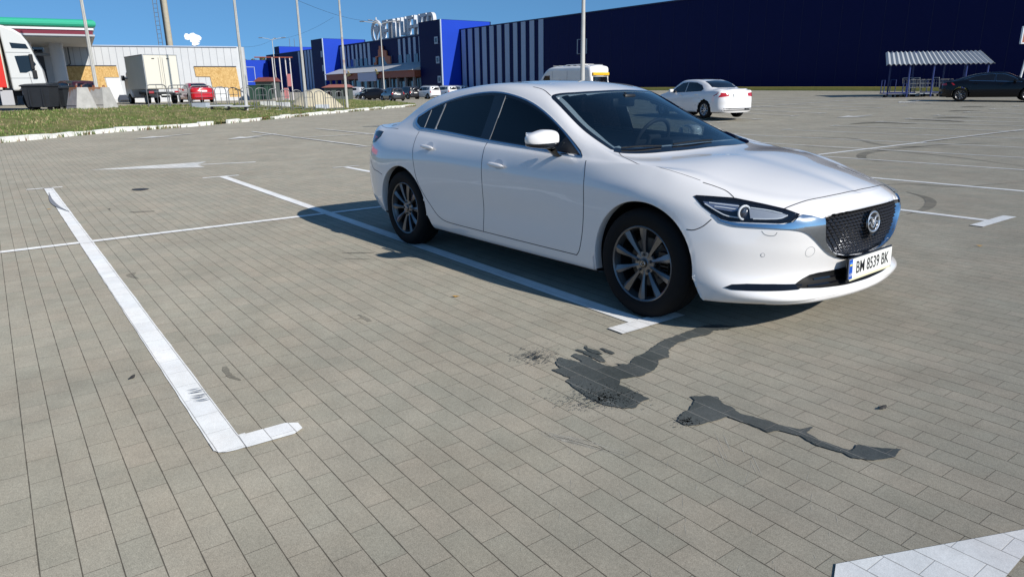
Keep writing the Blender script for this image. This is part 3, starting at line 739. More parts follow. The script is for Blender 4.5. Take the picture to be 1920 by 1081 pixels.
# ---------------------------------------------------------------- trees beyond the buildings
LEAF = [M('leaf_olive', (.085, .115, .03), .7), M('leaf_dark', (.05, .08, .025), .7), M('leaf_yellowing', (.16, .15, .045), .7)]
BARK = M('bark', (.12, .09, .06), .9)
def tree(px, D, top_py, wpx, seed, label, group='trees behind the superstore', shape=(1, 1, .8), n=900):
    b = AG(px, D); zt = AT(px, top_py, D).z; h = zt-b.z; wr = wpx/FPX*D/2; r_ = random.Random(seed)
    t = empty('tree', label, 'tree', b, 0, group)
    tr = MB().tube([(0, 0, 0), (.15, .1, h*.35), (.0, .2, h*.6), (.2, 0, h*.85)], h*.028, 8, r1=h*.008)
    for k in range(7):
        a = r_.uniform(0, 6.28); z = h*r_.uniform(.35, .6); tr.tube([(.1, .1, z), (math.cos(a)*wr*.4, math.sin(a)*wr*.4, z+h*.14), (math.cos(a)*wr*.75, math.sin(a)*wr*.75, z+h*.28)], h*.012, 5, r1=h*.004)
    tr.build('trunk', BARK, t)
    cl = [(r_.uniform(-1, 1)*wr*.72, r_.uniform(-1, 1)*wr*.72, h*r_.uniform(.52, .88), r_.uniform(.22, .42)*wr) for _ in range(13)]
    V = []; F = []; mi = []
    for _ in range(n):
        c = r_.choice(cl); u = Vector((r_.gauss(0, 1), r_.gauss(0, 1), r_.gauss(0, 1))).normalized()*c[3]*r_.uniform(.55, 1.08)
        p = Vector(c[:3])+u*1.0; p.z = min(p.z, h*r_.uniform(.97, 1.0)); s = r_.uniform(.12, .30)*max(1, wr/3.2)
        a = Vector((r_.gauss(0, 1), r_.gauss(0, 1), r_.gauss(0, 1))).normalized(); b_ = a.orthogonal().normalized(); c_ = a.cross(b_)
        i0 = len(V); V += [p+b_*s, p+c_*s*.8, p-b_*s, p-c_*s*.7]; F.append((i0, i0+1, i0+2, i0+3)); mi.append(r_.choice([0, 0, 1, 2]))
    me = bpy.data.meshes.new('crown'); me.from_pydata([tuple(v) for v in V], [], F); me.update()
    for m_ in LEAF: me.materials.append(m_)
    me.polygons.foreach_set('material_index', mi); link('crown', me, None, t)
    return t
for i, (px, D, ty, w, lab) in enumerate((
    (464, 250, 106, 14, 'small dark tree top just right of the white station building corner'),
    (492, 245, 98, 34, 'round olive tree top left of the blue roof box'),
    (513, 250, 100, 16, 'narrow tree top touching the left side of the blue roof box'),
    (583, 235, 101, 22, 'low green tree top between the blue roof box and the left tower'),
    (668, 210, 82, 34, 'broad olive tree top right of the left blue tower'),
    (690, 212, 83, 24, 'yellowing tree top below the round rooftop emblem'),
    (722, 205, 76, 30, 'pale green tree top behind the first rooftop letters'),
    (752, 200, 74, 30, 'pale green tree top behind the middle rooftop letters'),
    (778, 196, 72, 22, 'pale green tree top behind the last rooftop letters'))):
    tree(px, D, ty, w, 40+i, lab)

# ---------------------------------------------------------------- filling station
def frameAt(pa, Da, pb, Db):
    """local frame on the vertical plane through two measured columns: x to the right, y up, z towards the camera"""
    A = AG(pa, Da); B = AG(pb, Db); t = (flat2(B)-flat2(A)).normalized(); n = Vector((t.y, -t.x))
    if n.dot(C2-flat2(A)) < 0: n = -n
    Mx = Matrix(((t.x, 0, n.x, A.x), (t.y, 0, n.y, A.y), (0, 1, 0, 0), (0, 0, 0, 1)))
    def s(px, off=0.0):
        o = flat2(A)+n*off; d = ray2(px); k = Matrix(((d.x, -t.x), (d.y, -t.y))).inverted() @ (o-C2); return k[1]
    def sz(px, py, off=0.0):
        q = s(px, off); P = flat2(A)+t*q+n*off; return (q, zat(py, P))
    return Mx, s, sz, A
SM, ss, ssz, SA = frameAt(165, 56, 455, 61)
stn = empty('station_building', 'low white panelled filling station kiosk with boarded windows behind the fence', 'building', SA)
sinv = Matrix.Translation((-SA.x, -SA.y, -SA.z))
def stb(mb, name, mat, parent=None, thing=None):
    o = mb.build(name, mat, None); o.parent = parent or stn; o.matrix_parent_inverse = sinv; return o
PANEL = M('white_panel', (.56, .57, .58), .5, var=.05, vscale=1.2)
L0 = ss(92); L1 = ss(451); zA = ssz(165, 83.5)[1]; zB = ssz(450, 91.5)[1]
zw = (zA+zB)/2
stb(MB().box(((L0+L1)/2, (zw-.5)/2, -6), (L1-L0, zw+.5, 12), M4=SM), 'wall', PANEL)
rc = MB(); n = 10
prof = [(L1-.05+ .75*math.sin(t), -.75+.75*math.cos(t)) for t in np.linspace(0, math.pi/2, n)]
rc.add([SM @ Vector((x, -.5, z)) for x, z in prof]+[SM @ Vector((x, zw+.05, z)) for x, z in prof], [(i, i+1, n+i+1, n+i) for i in range(n-1)], True)
rc.box((L1+.35, (zw-.5)/2, -6.4), (.68, zw+.5, 11.2), M4=SM); stb(rc, 'rounded_corner', PANEL)
stb(MB().box(((L0+L1)/2, zw+.04, -6), (L1-L0+.1, .08, 12.2), M4=SM), 'roof_edge', PALE)
k = 0
px = 108
while px < 448:
    q = ss(px); stb(MB().box((q, (zw)/2+.3, .004), (.035, zw-.7, .02), M4=SM), 'panel_joint', M('joint_grey', (.33, .34, .36), .7)); px += 13.3
stb(MB().box(((L0+L1)/2, gz(SA.x, SA.y)+.12, .05), (L1-L0, .3, .1), M4=SM), 'base_strip', M('pale_plinth', (.60, .61, .62), .7))
def osb_mat():
    m = bpy.data.materials.new('osb_board'); m.use_nodes = True; nt = m.node_tree; b = nt.nodes['Principled BSDF']
    geo = nt.nodes.new('ShaderNodeTexCoord'); v = nt.nodes.new('ShaderNodeTexVoronoi'); v.inputs['Scale'].default_value = 14; cr = nt.nodes.new('ShaderNodeValToRGB')
    mp = nt.nodes.new('ShaderNodeMapping'); mp.inputs['Scale'].default_value = (1, 1, .6); nt.links.new(geo.outputs['Object'], mp.inputs[0]); nt.links.new(mp.outputs[0], v.inputs['Vector'])
    nt.links.new(v.outputs['Color'], cr.inputs[0]); e = cr.color_ramp.elements; e[0].position = .2; e[0].color = (.50, .30, .10, 1); e[1].position = .8; e[1].color = (.66, .44, .18, 1)
    nt.links.new(cr.outputs[0], b.inputs['Base Color']); b.inputs['Roughness'].default_value = .85; return m
OSB = osb_mat()
def board(pts, name='osb_board'):
    stb(MB().prism([ssz(*p) for p in pts], .03, .075, SM), name, OSB)
board([(131, 124.5), (224, 124.5), (226, 145), (198, 145), (201, 168), (131, 168)])
board([(368, 125.5), (446.4, 126.6), (451, 183.8), (428.6, 183.6), (427, 163.6), (398, 163.6), (396, 144), (369.5, 143.6)])
for (a, b, y) in ((131, 224, 123.5), (368, 447, 125)):
    (xa, za), (xb, zb) = ssz(a, y), ssz(b, y); stb(MB().box(((xa+xb)/2, za, .08), (xb-xa, .06, .06), M4=SM), 'lintel', M('lintel_dark', (.05, .05, .06), .6))
for pts in ([(200, 146), (227, 146), (230, 186), (203, 186)], [(399, 165), (427, 165), (428, 184), (400, 184)]):
    stb(MB().prism([ssz(*p) for p in pts], .02, .05, SM), 'panel_door', WHITE)
(xa, za) = ssz(296, 106.5); (xb, zb) = ssz(307, 109.5); stb(MB().box(((xa+xb)/2, (za+zb)/2, .08), (xb-xa, .22, .1), M4=SM), 'number_plaque', GREYM)
(xa, za) = ssz(221, 178); (xb, zb) = ssz(247, 187); stb(MB().box(((xa+xb)/2, (za+zb)/2, .3), (xb-xa, za-zb, .5), M4=SM), 'dark_plinth_box', M('blue_black_box', (.05, .06, .09), .6))
dp = MB(); q = ss(140); stb(dp.tube([SM @ Vector((q, zw, .1)), SM @ Vector((q, zw-1.3, .1)), SM @ Vector((q-.3, zw-1.5, .1))], .04, 6), 'drain_pipe', M('pipe_dark', (.07, .08, .09), .5))
# rooftop sign cut to the outline of a country
mp_ = [(357.5, 68), (360, 63.5), (364, 63), (367, 65), (371, 62.5), (376, 62), (380, 65), (386, 67), (389.5, 71), (388, 75), (384, 77), (386, 79.5), (381, 80.5), (385, 83), (380, 84.5), (375, 86), (370, 85), (371, 80), (367.5, 78.5), (368, 74.5), (364, 75.5), (359, 74)]
SGM, sgs, sgz, SGA = frameAt(340, 59.5, 400, 60.5)
sgn = empty('rooftop_sign', 'white cut-out sign of jagged outline standing on the white station roof', 'sign', SGA)
o = MB().prism([sgz(*p) for p in mp_], -.12, .12, SGM).build('sign_panel', M('sign_white', (.80, .80, .79), .5), None); o.parent = sgn; o.matrix_parent_inverse = Matrix.Translation(-SGA)
for px in (371, 379):
    x_, z_ = sgz(px, 84); o = MB().tube([SGM @ Vector((x_, z_, -.2)), SGM @ Vector((x_, z_-2.2, -.2))], .05, 6).build('sign_post', GREYM, None); o.parent = sgn; o.matrix_parent_inverse = Matrix.Translation(-SGA)
# fuel canopy
CNM, cs, csz, CNA = frameAt(0, 44, 187, 46.7)
can = empty('fuel_canopy', 'filling station canopy with green, white and maroon fascia at the upper left', 'canopy', CNA)
cinv = Matrix.Translation(-CNA)
def cb(mb, name, mat):
    o = mb.build(name, mat, None, 40); o.parent = can; o.matrix_parent_inverse = cinv; return o
x0 = cs(-160); x1 = cs(189.5)
zg1 = csz(100, 34.5)[1]; zg0 = csz(100, 51)[1]; zw0 = csz(100, 55)[1]; zm0 = csz(100, 63.5)[1]; zb0 = csz(100, 67)[1]
gd = 13.0
def band(z0, z1, off, name, mat, rnd=False):
    mb = MB()
    if rnd:
        n = 8; pr = [(off*0+.28*math.sin(t), z0+(z1-z0)*(.5-.5*math.cos(t))) for t in np.linspace(0, math.pi, n)]
        ring = []
        for (o_, z) in pr:
            ring.append([SMX @ Vector(v) for v in ((x0, z, o_), (x1+o_, z, o_), (x1+o_, z, -gd-o_), (x0, z, -gd-o_))])
        V = [v for r_ in ring for v in r_]; F = []
        for i in range(n-1):
            for j in range(4): F.append((i*4+j, i*4+(j+1) % 4, (i+1)*4+(j+1) % 4, (i+1)*4+j))
        F += [(0, 3, 2, 1), ((n-1)*4, (n-1)*4+1, (n-1)*4+2, (n-1)*4+3)]
        mb.add(V, F)
    else: mb.box(((x0+x1+off)/2, (z0+z1)/2, -gd/2), (x1-x0+off, z1-z0, gd+2*off), M4=SMX)
    return cb(mb, name, mat)
SMX = CNM
band(zg0, zg1, 0, 'green_fascia', M('fascia_green', (.035, .40, .24), .35, coat=.3), True)
band(zw0, zg0, .10, 'white_band', WHITE); band(zm0, zw0, .03, 'maroon_band', M('fascia_maroon', (.16, .012, .03), .4)); band(zb0, zm0, .12, 'grey_edge', M('canopy_grey', (.42, .43, .45), .5))
cb(MB().box(((x0+x1)/2, zb0-.03, -gd/2), (x1-x0-.1, .06, gd-.1), M4=CNM), 'soffit', M('canopy_soffit', (.55, .55, .54), .7))
for (px, off, r) in ((118, -6.5, .42), (60, -6.5, .42)):
    q = cs(px, off); b = CNM @ Vector((q, 0, off)); zb_ = gz(b.x, b.y); cb(MB().tube([CNM @ Vector((q, zb_-.2, off)), CNM @ Vector((q, zb0, off))], r, 20), 'column', M('column_white', (.62, .63, .65), .5))
    cb(MB().tube([CNM @ Vector((q, zb_-.2, off)), CNM @ Vector((q, zb_+1.15, off))], r+.25, 20), 'column_guard', WHITE)
# dark shop behind, under the canopy
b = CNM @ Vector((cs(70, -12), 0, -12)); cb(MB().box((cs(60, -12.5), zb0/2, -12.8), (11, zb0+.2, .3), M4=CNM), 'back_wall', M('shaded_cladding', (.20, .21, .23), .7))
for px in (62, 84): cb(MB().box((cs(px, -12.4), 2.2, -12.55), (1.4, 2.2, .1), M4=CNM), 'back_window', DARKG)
cb(MB().box((cs(80, -9), 4.2, -9), (3.2, .18, .5), M4=CNM), 'pump_light', GREYM)
# concrete yard of the station
# tall mast beyond the roof, with a ladder frame beside it
MP = AG(330, 74); ms = empty('transmission_mast', 'tall concrete mast with a ladder frame on its left, rising behind the white station roof', 'mast', MP)
MB().tube([(0, 0, 0), (0, 0, 16)], .28, 14, r1=.23).build('mast_shaft', M('mast_concrete', (.42, .37, .28), .9, var=.15), ms)
lv = Vector((-RH[0], -RH[1], 0)); tv = Vector((FH[0], FH[1], 0)); ld = MB()
for o_ in (.75, 1.15): ld.tube([lv*o_, lv*o_+Vector((0, 0, 16))], .035, 5)
for k in range(40): ld.tube([lv*.75+Vector((0, 0, .4*k+.3)), lv*1.15+Vector((0, 0, .4*k+.3))], .02, 4)
ld.build('ladder', GREYM, ms)
MB().tube([lv*.24+Vector((0, 0, 0)), lv*.24+Vector((0, 0, 16))], .17, 8).build('cable_duct', M('duct_dark', (.03, .03, .03), .7), ms)
# ---------------------------------------------------------------- car bodies
def hermite_rows(P, sub):
    """P: (n,m,3) net with one phantom row at each end; returns dense interpolation along axis 0 (rows 1..n-2)"""
    n = P.shape[0]; out = []
    D = np.linalg.norm(np.diff(P, axis=0), axis=2)          # n-1, m
    D = np.maximum(D, 1e-4)**0.6
    for i in range(1, n-2):
        p0, p1, p2, p3 = P[i-1], P[i], P[i+1], P[i+2]
        d1, d2, d3 = D[i-1][:, None], D[i][:, None], D[i+1][:, None]
        m1 = ((p1-p0)/d1-(p2-p0)/(d1+d2)+(p2-p1)/d2)*d2; m2 = ((p2-p1)/d2-(p3-p1)/(d2+d3)+(p3-p2)/d3)*d2
        # keep tangents from overshooting where spacing changes strongly
        for k in range(sub):
            t = k/sub
            out.append((2*t**3-3*t*t+1)*p1+(t**3-2*t*t+t)*m1+(-2*t**3+3*t*t)*p2+(t**3-t*t)*m2)
    out.append(P[n-2]); return np.array(out)
def dense_net(N, su, sv):
    N = np.array(N, float)                      # stations x rows x 3 (y >= 0 half)
    mir = lambda q: q*np.array([1, -1, 1])
    A = np.concatenate([mir(N[1])[None], N, mir(N[-2])[None]]); A = hermite_rows(A, su)
    B = A.transpose(1, 0, 2)
    B = np.concatenate([(2*B[0]-B[1])[None], B, mir(B[-2])[None]]); B = hermite_rows(B, sv)
    return B.transpose(1, 0, 2)                 # dense stations x dense rows x 3
def net_mesh(Dn):
    """both halves of the skin, as one welded vertex list"""
    ns, nr, _ = Dn.shape; V = []; idx = {}
    def vid(i, j, side):
        p = Dn[i, j]
        if abs(p[1]) < 1e-4: side = 0
        k = (i, j, side)
        if k not in idx:
            idx[k] = len(V); V.append((p[0], p[1]*(1 if side >= 0 else -1) if side else 0.0, p[2]))
        return idx[k]
    F = []
    for i in range(ns-1):
        for j in range(nr-1):
            for s in (1, -1):
                q = [vid(i, j, s), vid(i+1, j, s), vid(i+1, j+1, s), vid(i, j+1, s)]
                u = []
                for a in q:
                    if a not in u: u.append(a)
                if len(u) < 3: continue
                F.append(tuple(u) if s < 0 else tuple(reversed(u)))
    return V, F
def cut_body(V, F, arches, holes, front_poly=None):
    """arches: (x, z, r, ymin); holes: list of (pred(co)) -> remove. Returns V, F with clean arch edges"""
    V = [list(v) for v in V]; snap = {}
    for k, v in enumerate(V):
        for (ax, az, ar, ymin) in arches:
            if abs(v[1]) < ymin or v[2] > az+ar+0.1: continue
            dx, dz = v[0]-ax, v[2]-az
            fl = (.40 if ax > -1 else .62) if dx > 0 else 0
            if dz < 0: d = abs(dx)+dz*fl
            else: d = math.hypot(dx, dz)
            if abs(d-ar) < 0.0135 and d > 1e-6:
                if dz < 0: v[0] = ax+math.copysign(ar-dz*fl, dx)
                else: v[0] = ax+dx*ar/d; v[2] = az+dz*ar/d
                snap[k] = True
    if front_poly is not None:
        n = len(front_poly)
        for v in V:
            if v[0] < .8 or not (.40 < v[2] < .74) or abs(v[1]) > .5: continue
            best = None
            for i in range(n):
                (ya, za), (yb, zb) = front_poly[i], front_poly[(i+1) % n]
                dy, dz = yb-ya, zb-za; t = min(1, max(0, ((v[1]-ya)*dy+(v[2]-za)*dz)/(dy*dy+dz*dz)))
                q = (ya+dy*t, za+dz*t); d = math.hypot(v[1]-q[0], v[2]-q[1])
                if best is None or d < best[0]: best = (d, q)
            if best[0] < .013: v[1], v[2] = best[1]
    nf = []
    for f in F:
        c = [sum(V[i][a] for i in f)/len(f) for a in range(3)]; kill = False
        for (ax, az, ar, ymin) in arches:
            if abs(c[1]) > ymin:
                dx, dz = c[0]-ax, c[2]-az
                fl = (.40 if ax > -1 else .62) if dx > 0 else 0
                if (abs(dx)+dz*fl < ar if dz < 0 else math.hypot(dx, dz) < ar): kill = True
        if not kill and front_poly is not None and c[0] > .8 and inpoly(c[1], c[2], front_poly): kill = True
        if not kill:
            for h in holes:
                if all(h(V[i]) for i in f): kill = True; break
        if not kill: nf.append(f)
    used = sorted({i for f in nf for i in f}); mp = {o: n for n, o in enumerate(used)}
    return [V[i] for i in used], [tuple(mp[i] for i in f) for f in nf]
def bvh_of(V, F): return BVHTree.FromPolygons([Vector(v) for v in V], [tuple(f) for f in F])
def patch(name, outline, direction, bvh, off, mat, parent, res=0.02, thick=0.0, start=1.0, mirror=False, maxd=2.5):
    """a panel whose outline (3D points near the skin) is draped on the skin, standing 'off' proud of it"""
    d = Vector(direction).normalized(); e1 = (Vector((0, 0, 1)) if abs(d.z) < 0.8 else Vector((0, 1, 0))).cross(d).normalized(); e2 = d.cross(e1)
    P2 = [(Vector(p).dot(e1), Vector(p).dot(e2)) for p in outline]
    base = sum((Vector(p).dot(d) for p in outline))/len(outline)
    # subdivide outline
    B = []
    for i, a in enumerate(P2):
        b = P2[(i+1) % len(P2)]; L = math.hypot(b[0]-a[0], b[1]-a[1]); n = max(1, int(L/res+0.5))
        for k in range(n): B.append((a[0]+(b[0]-a[0])*k/n, a[1]+(b[1]-a[1])*k/n))
    xs = [p[0] for p in B]; ys = [p[1] for p in B]; I = []
    x = min(xs)+res*.5; row = 0
    y = min(ys)+res*.5
    while y < max(ys):
        x = min(xs)+res*(.5 if row % 2 else 0.99)
        while x < max(xs):
            if inpoly(x, y, B) and min((x-p[0])**2+(y-p[1])**2 for p in B) > (0.45*res)**2: I.append((x, y))
            x += res
        y += res*.87; row += 1
    vs = [Vector(p) for p in B+I]; es = [(i, (i+1) % len(B)) for i in range(len(B))]
    r = delaunay_2d_cdt(vs, es, [], 1, 1e-6)
    V = []
    for p in r[0]:
        o = e1*p.x+e2*p.y+d*(base-start); hit = bvh.ray_cast(o, d, maxd)
        if hit[0] is None:
            nr = bvh.find_nearest(e1*p.x+e2*p.y+d*base)
            q = nr[0]; n_ = nr[1]
            if n_.dot(d) > 0: n_ = -n_
            V.append(q+n_*off)
        else:
            n_ = hit[1]
            if n_.dot(d) > 0: n_ = -n_
            V.append(hit[0]+n_*off)
    F = [tuple(f) for f in r[2]]
    F2 = []
    for f in F:
        a, b, c = V[f[0]], V[f[1]], V[f[2]]
        F2.append(f if (b-a).cross(c-a).dot(d) < 0 else tuple(reversed(f)))
    nV = len(V)
    # border skirt back into the skin
    bidx = {}
    for k in range(len(r[0])):
        pass
    edges = {}
    for f in F2:
        for k in range(len(f)):
            a, b = f[k], f[(k+1) % len(f)]
            if (b, a) in edges: del edges[(b, a)]
            else: edges[(a, b)] = 1
    if off > 0.0012:
        nv = {}
        for (a, b) in list(edges):
            for q in (a, b):
                if q not in nv: nv[q] = len(V); V.append(V[q]+d*(off+0.006))
            F2.append((b, a, nv[a], nv[b]))
    o = mesh(name, V, F2, mat, parent, True, 40)
    if mirror:
        m = mesh(name, [(v[0], -v[1], v[2]) for v in V], [tuple(reversed(f)) for f in F2], mat, parent, True, 40); return o, m
    return o
def drape(pts, bvh, off):
    out = []
    for p in pts:
        q, n, _, _ = bvh.find_nearest(Vector(p)); out.append((q, n))
    return out
def strip(mb, pts, w, off, bvh, h=0.004, cen=None):
    """flat band following the skin; w may be a number or list"""
    D = drape(pts, bvh, off); N = len(D); V = []; F = []
    for i, (q, n) in enumerate(D):
        t = (D[min(i+1, N-1)][0]-D[max(i-1, 0)][0])
        if t.length < 1e-7: t = Vector((1, 0, 0))
        if cen is not None and n.dot(q-cen) < 0: n = -n
        t.normalize(); s = t.cross(n).normalized(); ww = (w[i] if isinstance(w, (list, tuple)) else w)/2
        V += [q-s*ww-n*h, q-s*ww+n*off, q+s*ww+n*off, q+s*ww-n*h]
    for i in range(N-1):
        a = i*4
        F += [(a, a+4, a+5, a+1), (a+1, a+5, a+6, a+2), (a+2, a+6, a+7, a+3)]
    mb.add(V, F, True); return mb
# ---------------------------------------------------------------- the white sedan: skin net
# rows: sill underside, sill edge, door foot, low, middle, shoulder, belt ... window foot, window middle, roof rail, roof, centre
ST = [
 # tail centre -> nose centre
 [(-3.70,0,.25),(-3.80,0,.26),(-3.84,0,.40),(-3.86,0,.55),(-3.85,0,.72),(-3.85,0,.90),(-3.84,0,1.035)],
 [(-3.68,.38,.25),(-3.77,.40,.26),(-3.81,.42,.40),(-3.83,.43,.55),(-3.82,.43,.72),(-3.81,.42,.90),(-3.79,.41,1.04)],
 [(-3.58,.60,.25),(-3.64,.65,.28),(-3.705,.69,.40),(-3.73,.70,.54),(-3.71,.705,.70),(-3.685,.69,.89),(-3.65,.65,1.035)],
 [(-3.48,.74,.25),(-3.48,.78,.285),(-3.545,.82,.39),(-3.565,.835,.52),(-3.545,.845,.70),(-3.50,.83,.88),(-3.46,.765,1.02)],
 [(-3.30,.80,.24),(-3.31,.85,.26),(-3.33,.885,.35),(-3.33,.90,.50),(-3.32,.905,.70),(-3.28,.878,.88),(-3.25,.80,1.005)],
 [(-2.83,.80,.20),(-2.83,.86,.22),(-2.83,.892,.31),(-2.83,.915,.50),(-2.83,.92,.70),(-2.83,.90,.865),(-2.83,.832,.985)],
 [(-2.3,.80,.20),(-2.3,.865,.22),(-2.3,.89,.305),(-2.3,.90,.49),(-2.3,.912,.69),(-2.3,.903,.85),(-2.3,.845,.968)],
 [(-1.6,.80,.20),(-1.6,.87,.22),(-1.6,.888,.30),(-1.6,.892,.48),(-1.6,.908,.67),(-1.6,.903,.83),(-1.6,.858,.945)],
 [(-.9,.80,.20),(-.9,.87,.22),(-.9,.888,.30),(-.9,.892,.48),(-.9,.905,.66),(-.9,.903,.80),(-.9,.862,.922)],
 [(-.42,.80,.20),(-.42,.87,.22),(-.42,.89,.295),(-.42,.90,.48),(-.42,.905,.66),(-.42,.902,.79),(-.42,.865,.908)],
 [(0,.80,.20),(0,.87,.21),(0,.895,.29),(0,.915,.48),(0,.920,.66),(0,.905,.79),(0,.80,.915)],
 [(.38,.80,.20),(.40,.865,.205),(.40,.89,.29),(.38,.895,.45),(.34,.885,.62),(.29,.868,.745),(.23,.77,.876)],
 [(.56,.72,.20),(.62,.785,.214),(.645,.815,.265),(.608,.797,.365),(.58,.805,.56),(.535,.785,.69),(.47,.72,.81)],
 [(.70,.57,.195),(.79,.62,.214),(.837,.65,.252),(.775,.612,.35),(.79,.625,.53),(.795,.615,.677),(.70,.58,.765)],
 [(.80,.34,.19),(.89,.36,.212),(.932,.383,.248),(.876,.345,.343),(.91,.36,.52),(.905,.37,.685),(.82,.35,.76)],
 [(.83,0,.19),(.92,0,.212),(.957,0,.248),(.912,0,.343),(.94,0,.52),(.93,0,.675),(.855,0,.765)],
]
CEN = [(-3.82,0,1.045),(-3.74,0,1.06),(-3.62,0,1.075),(-3.45,0,1.09),(-3.25,0,1.145),(-2.80,0,1.34),(-2.25,0,1.42),(-1.65,0,1.435),
       (-1.15,0,1.385),(-.60,0,1.165),(-.14,0,.975),(.12,0,.94),(.36,0,.90),(.58,0,.853),(.76,0,.802),(.855,0,.767)]
UP = {
 4: [(-3.22,.75,1.04),(-3.20,.69,1.075),(-3.21,.58,1.11),(-3.24,.32,1.12)],
 5: [(-2.84,.775,1.045),(-2.82,.71,1.145),(-2.80,.62,1.268),(-2.80,.33,1.325)],
 6: [(-2.3,.805,1.01),(-2.28,.715,1.18),(-2.26,.605,1.36),(-2.25,.34,1.405)],
 7: [(-1.6,.82,.985),(-1.62,.72,1.18),(-1.64,.60,1.385),(-1.65,.33,1.42)],
 8: [(-.9,.825,.96),(-1.02,.735,1.125),(-1.2,.575,1.325),(-1.17,.31,1.37)],
 9: [(-.48,.832,.945),(-.56,.772,1.008),(-.71,.665,1.088),(-.63,.36,1.155)],
 10: [(-.10,.80,.92),(-.2,.775,.94),(-.30,.715,.955),(-.20,.38,.97)],
}
def build_net(ST, CEN, UP, crown=0.012):
    N = []
    for i, row in enumerate(ST):
        b = row[-1]; c = CEN[i]
        if i in UP: up = UP[i]
        else:
            up = []
            for t in (.16, .34, .56, .78):
                e = crown*4*t*(1-t)*min(1, abs(b[1])/.5)
                # ease the plan so that the cross section meets the centre line squarely
                tx = 1-(1-t)**1.6
                up.append((b[0]+(c[0]-b[0])*tx, b[1]*(1-t), b[2]+(c[2]-b[2])*(1-(1-t)**1.7)+e))
        N.append(row+up+[c])
    return N
# ---------------------------------------------------------------- shared car materials
def glass_mat(name, tint, gl=1.0, rough=0.01, ior=1.5):
    if name in MATS: return MATS[name]
    m = bpy.data.materials.new(name); m.use_nodes = True; nt = m.node_tree; nt.nodes.clear()
    out = nt.nodes.new('ShaderNodeOutputMaterial'); t = nt.nodes.new('ShaderNodeBsdfTransparent'); g = nt.nodes.new('ShaderNodeBsdfGlossy')
    t.inputs[0].default_value = (*tint, 1); g.inputs['Roughness'].default_value = rough; g.inputs[0].default_value = (gl, gl, gl, 1)
    fr = nt.nodes.new('ShaderNodeFresnel'); gb = nt.nodes.new('ShaderNodeNewGeometry'); mi = nt.nodes.new('ShaderNodeMapRange')     # same reflectance from either side of the pane
    mi.inputs[3].default_value = ior; mi.inputs[4].default_value = 1/ior; nt.links.new(gb.outputs['Backfacing'], mi.inputs[0]); nt.links.new(mi.outputs[0], fr.inputs[0])
    mx = nt.nodes.new('ShaderNodeMixShader')
    nt.links.new(fr.outputs[0], mx.inputs[0]); nt.links.new(t.outputs[0], mx.inputs[1]); nt.links.new(g.outputs[0], mx.inputs[2])
    nt.links.new(mx.outputs[0], out.inputs[0]); MATS[name] = m; return m
def car_mats():
    d = {}
    d['white'] = M('white_car_paint', (.82, .795, .775), .22, coat=1.0, var=.012, vscale=1.5)
    d['blacktrim'] = M('black_plastic', (.012, .012, .013), .45)
    d['gloss'] = M('gloss_black', (.006, .006, .008), .06, coat=.6)
    d['rubber'] = M('tyre_rubber', (.009, .009, .0095), .8, var=.25, vscale=14, spec=.25)
    d['rim'] = M('dark_alloy', (.20, .20, .205), .30, metal=.8, var=.06, vscale=6)
    d['rimdark'] = M('rim_pocket', (.02, .02, .022), .5, metal=.3)
    d['chrome'] = M('bright_chrome', (.62, .65, .70), .10, metal=1)
    d['steel'] = M('brake_steel', (.10, .10, .10), .5, metal=.7)
    d['silver'] = M('silver_reflector', (.75, .77, .80), .12, metal=1)
    d['gap'] = M('panel_gap', (.035, .037, .045), .9)
    d['liner'] = M('arch_liner', (.008, .008, .009), .95)
    d['sideglass'] = glass_mat('tinted_glass', (.012, .012, .016))
    d['clearglass'] = glass_mat('clear_glass', (.30, .36, .38))
    d['windshield'] = glass_mat('windscreen_glass', (.46, .54, .58), ior=1.75)
    d['lens'] = glass_mat('lamp_cover', (.93, .95, .97))
    d['interior'] = M('dark_interior', (.015, .015, .017), .7, var=.2)
    d['seat'] = M('seat_leather', (.03, .028, .028), .6)
    d['red'] = M('red_lens', (.45, .012, .015), .08, coat=1)
    d['orange'] = M('amber_lens', (.7, .2, .02), .1, coat=1)
    d['plate'] = M('plate_white', (.78, .78, .74), .35)
    d['blue'] = M('plate_blue', (.01, .08, .42), .35)
    d['yellow'] = M('plate_yellow', (.85, .65, .03), .35)
    d['ink'] = M('plate_ink', (.01, .01, .012), .4)
    d['grey'] = M('grey_plastic', (.25, .26, .27), .5)
    return d
CM = car_mats()

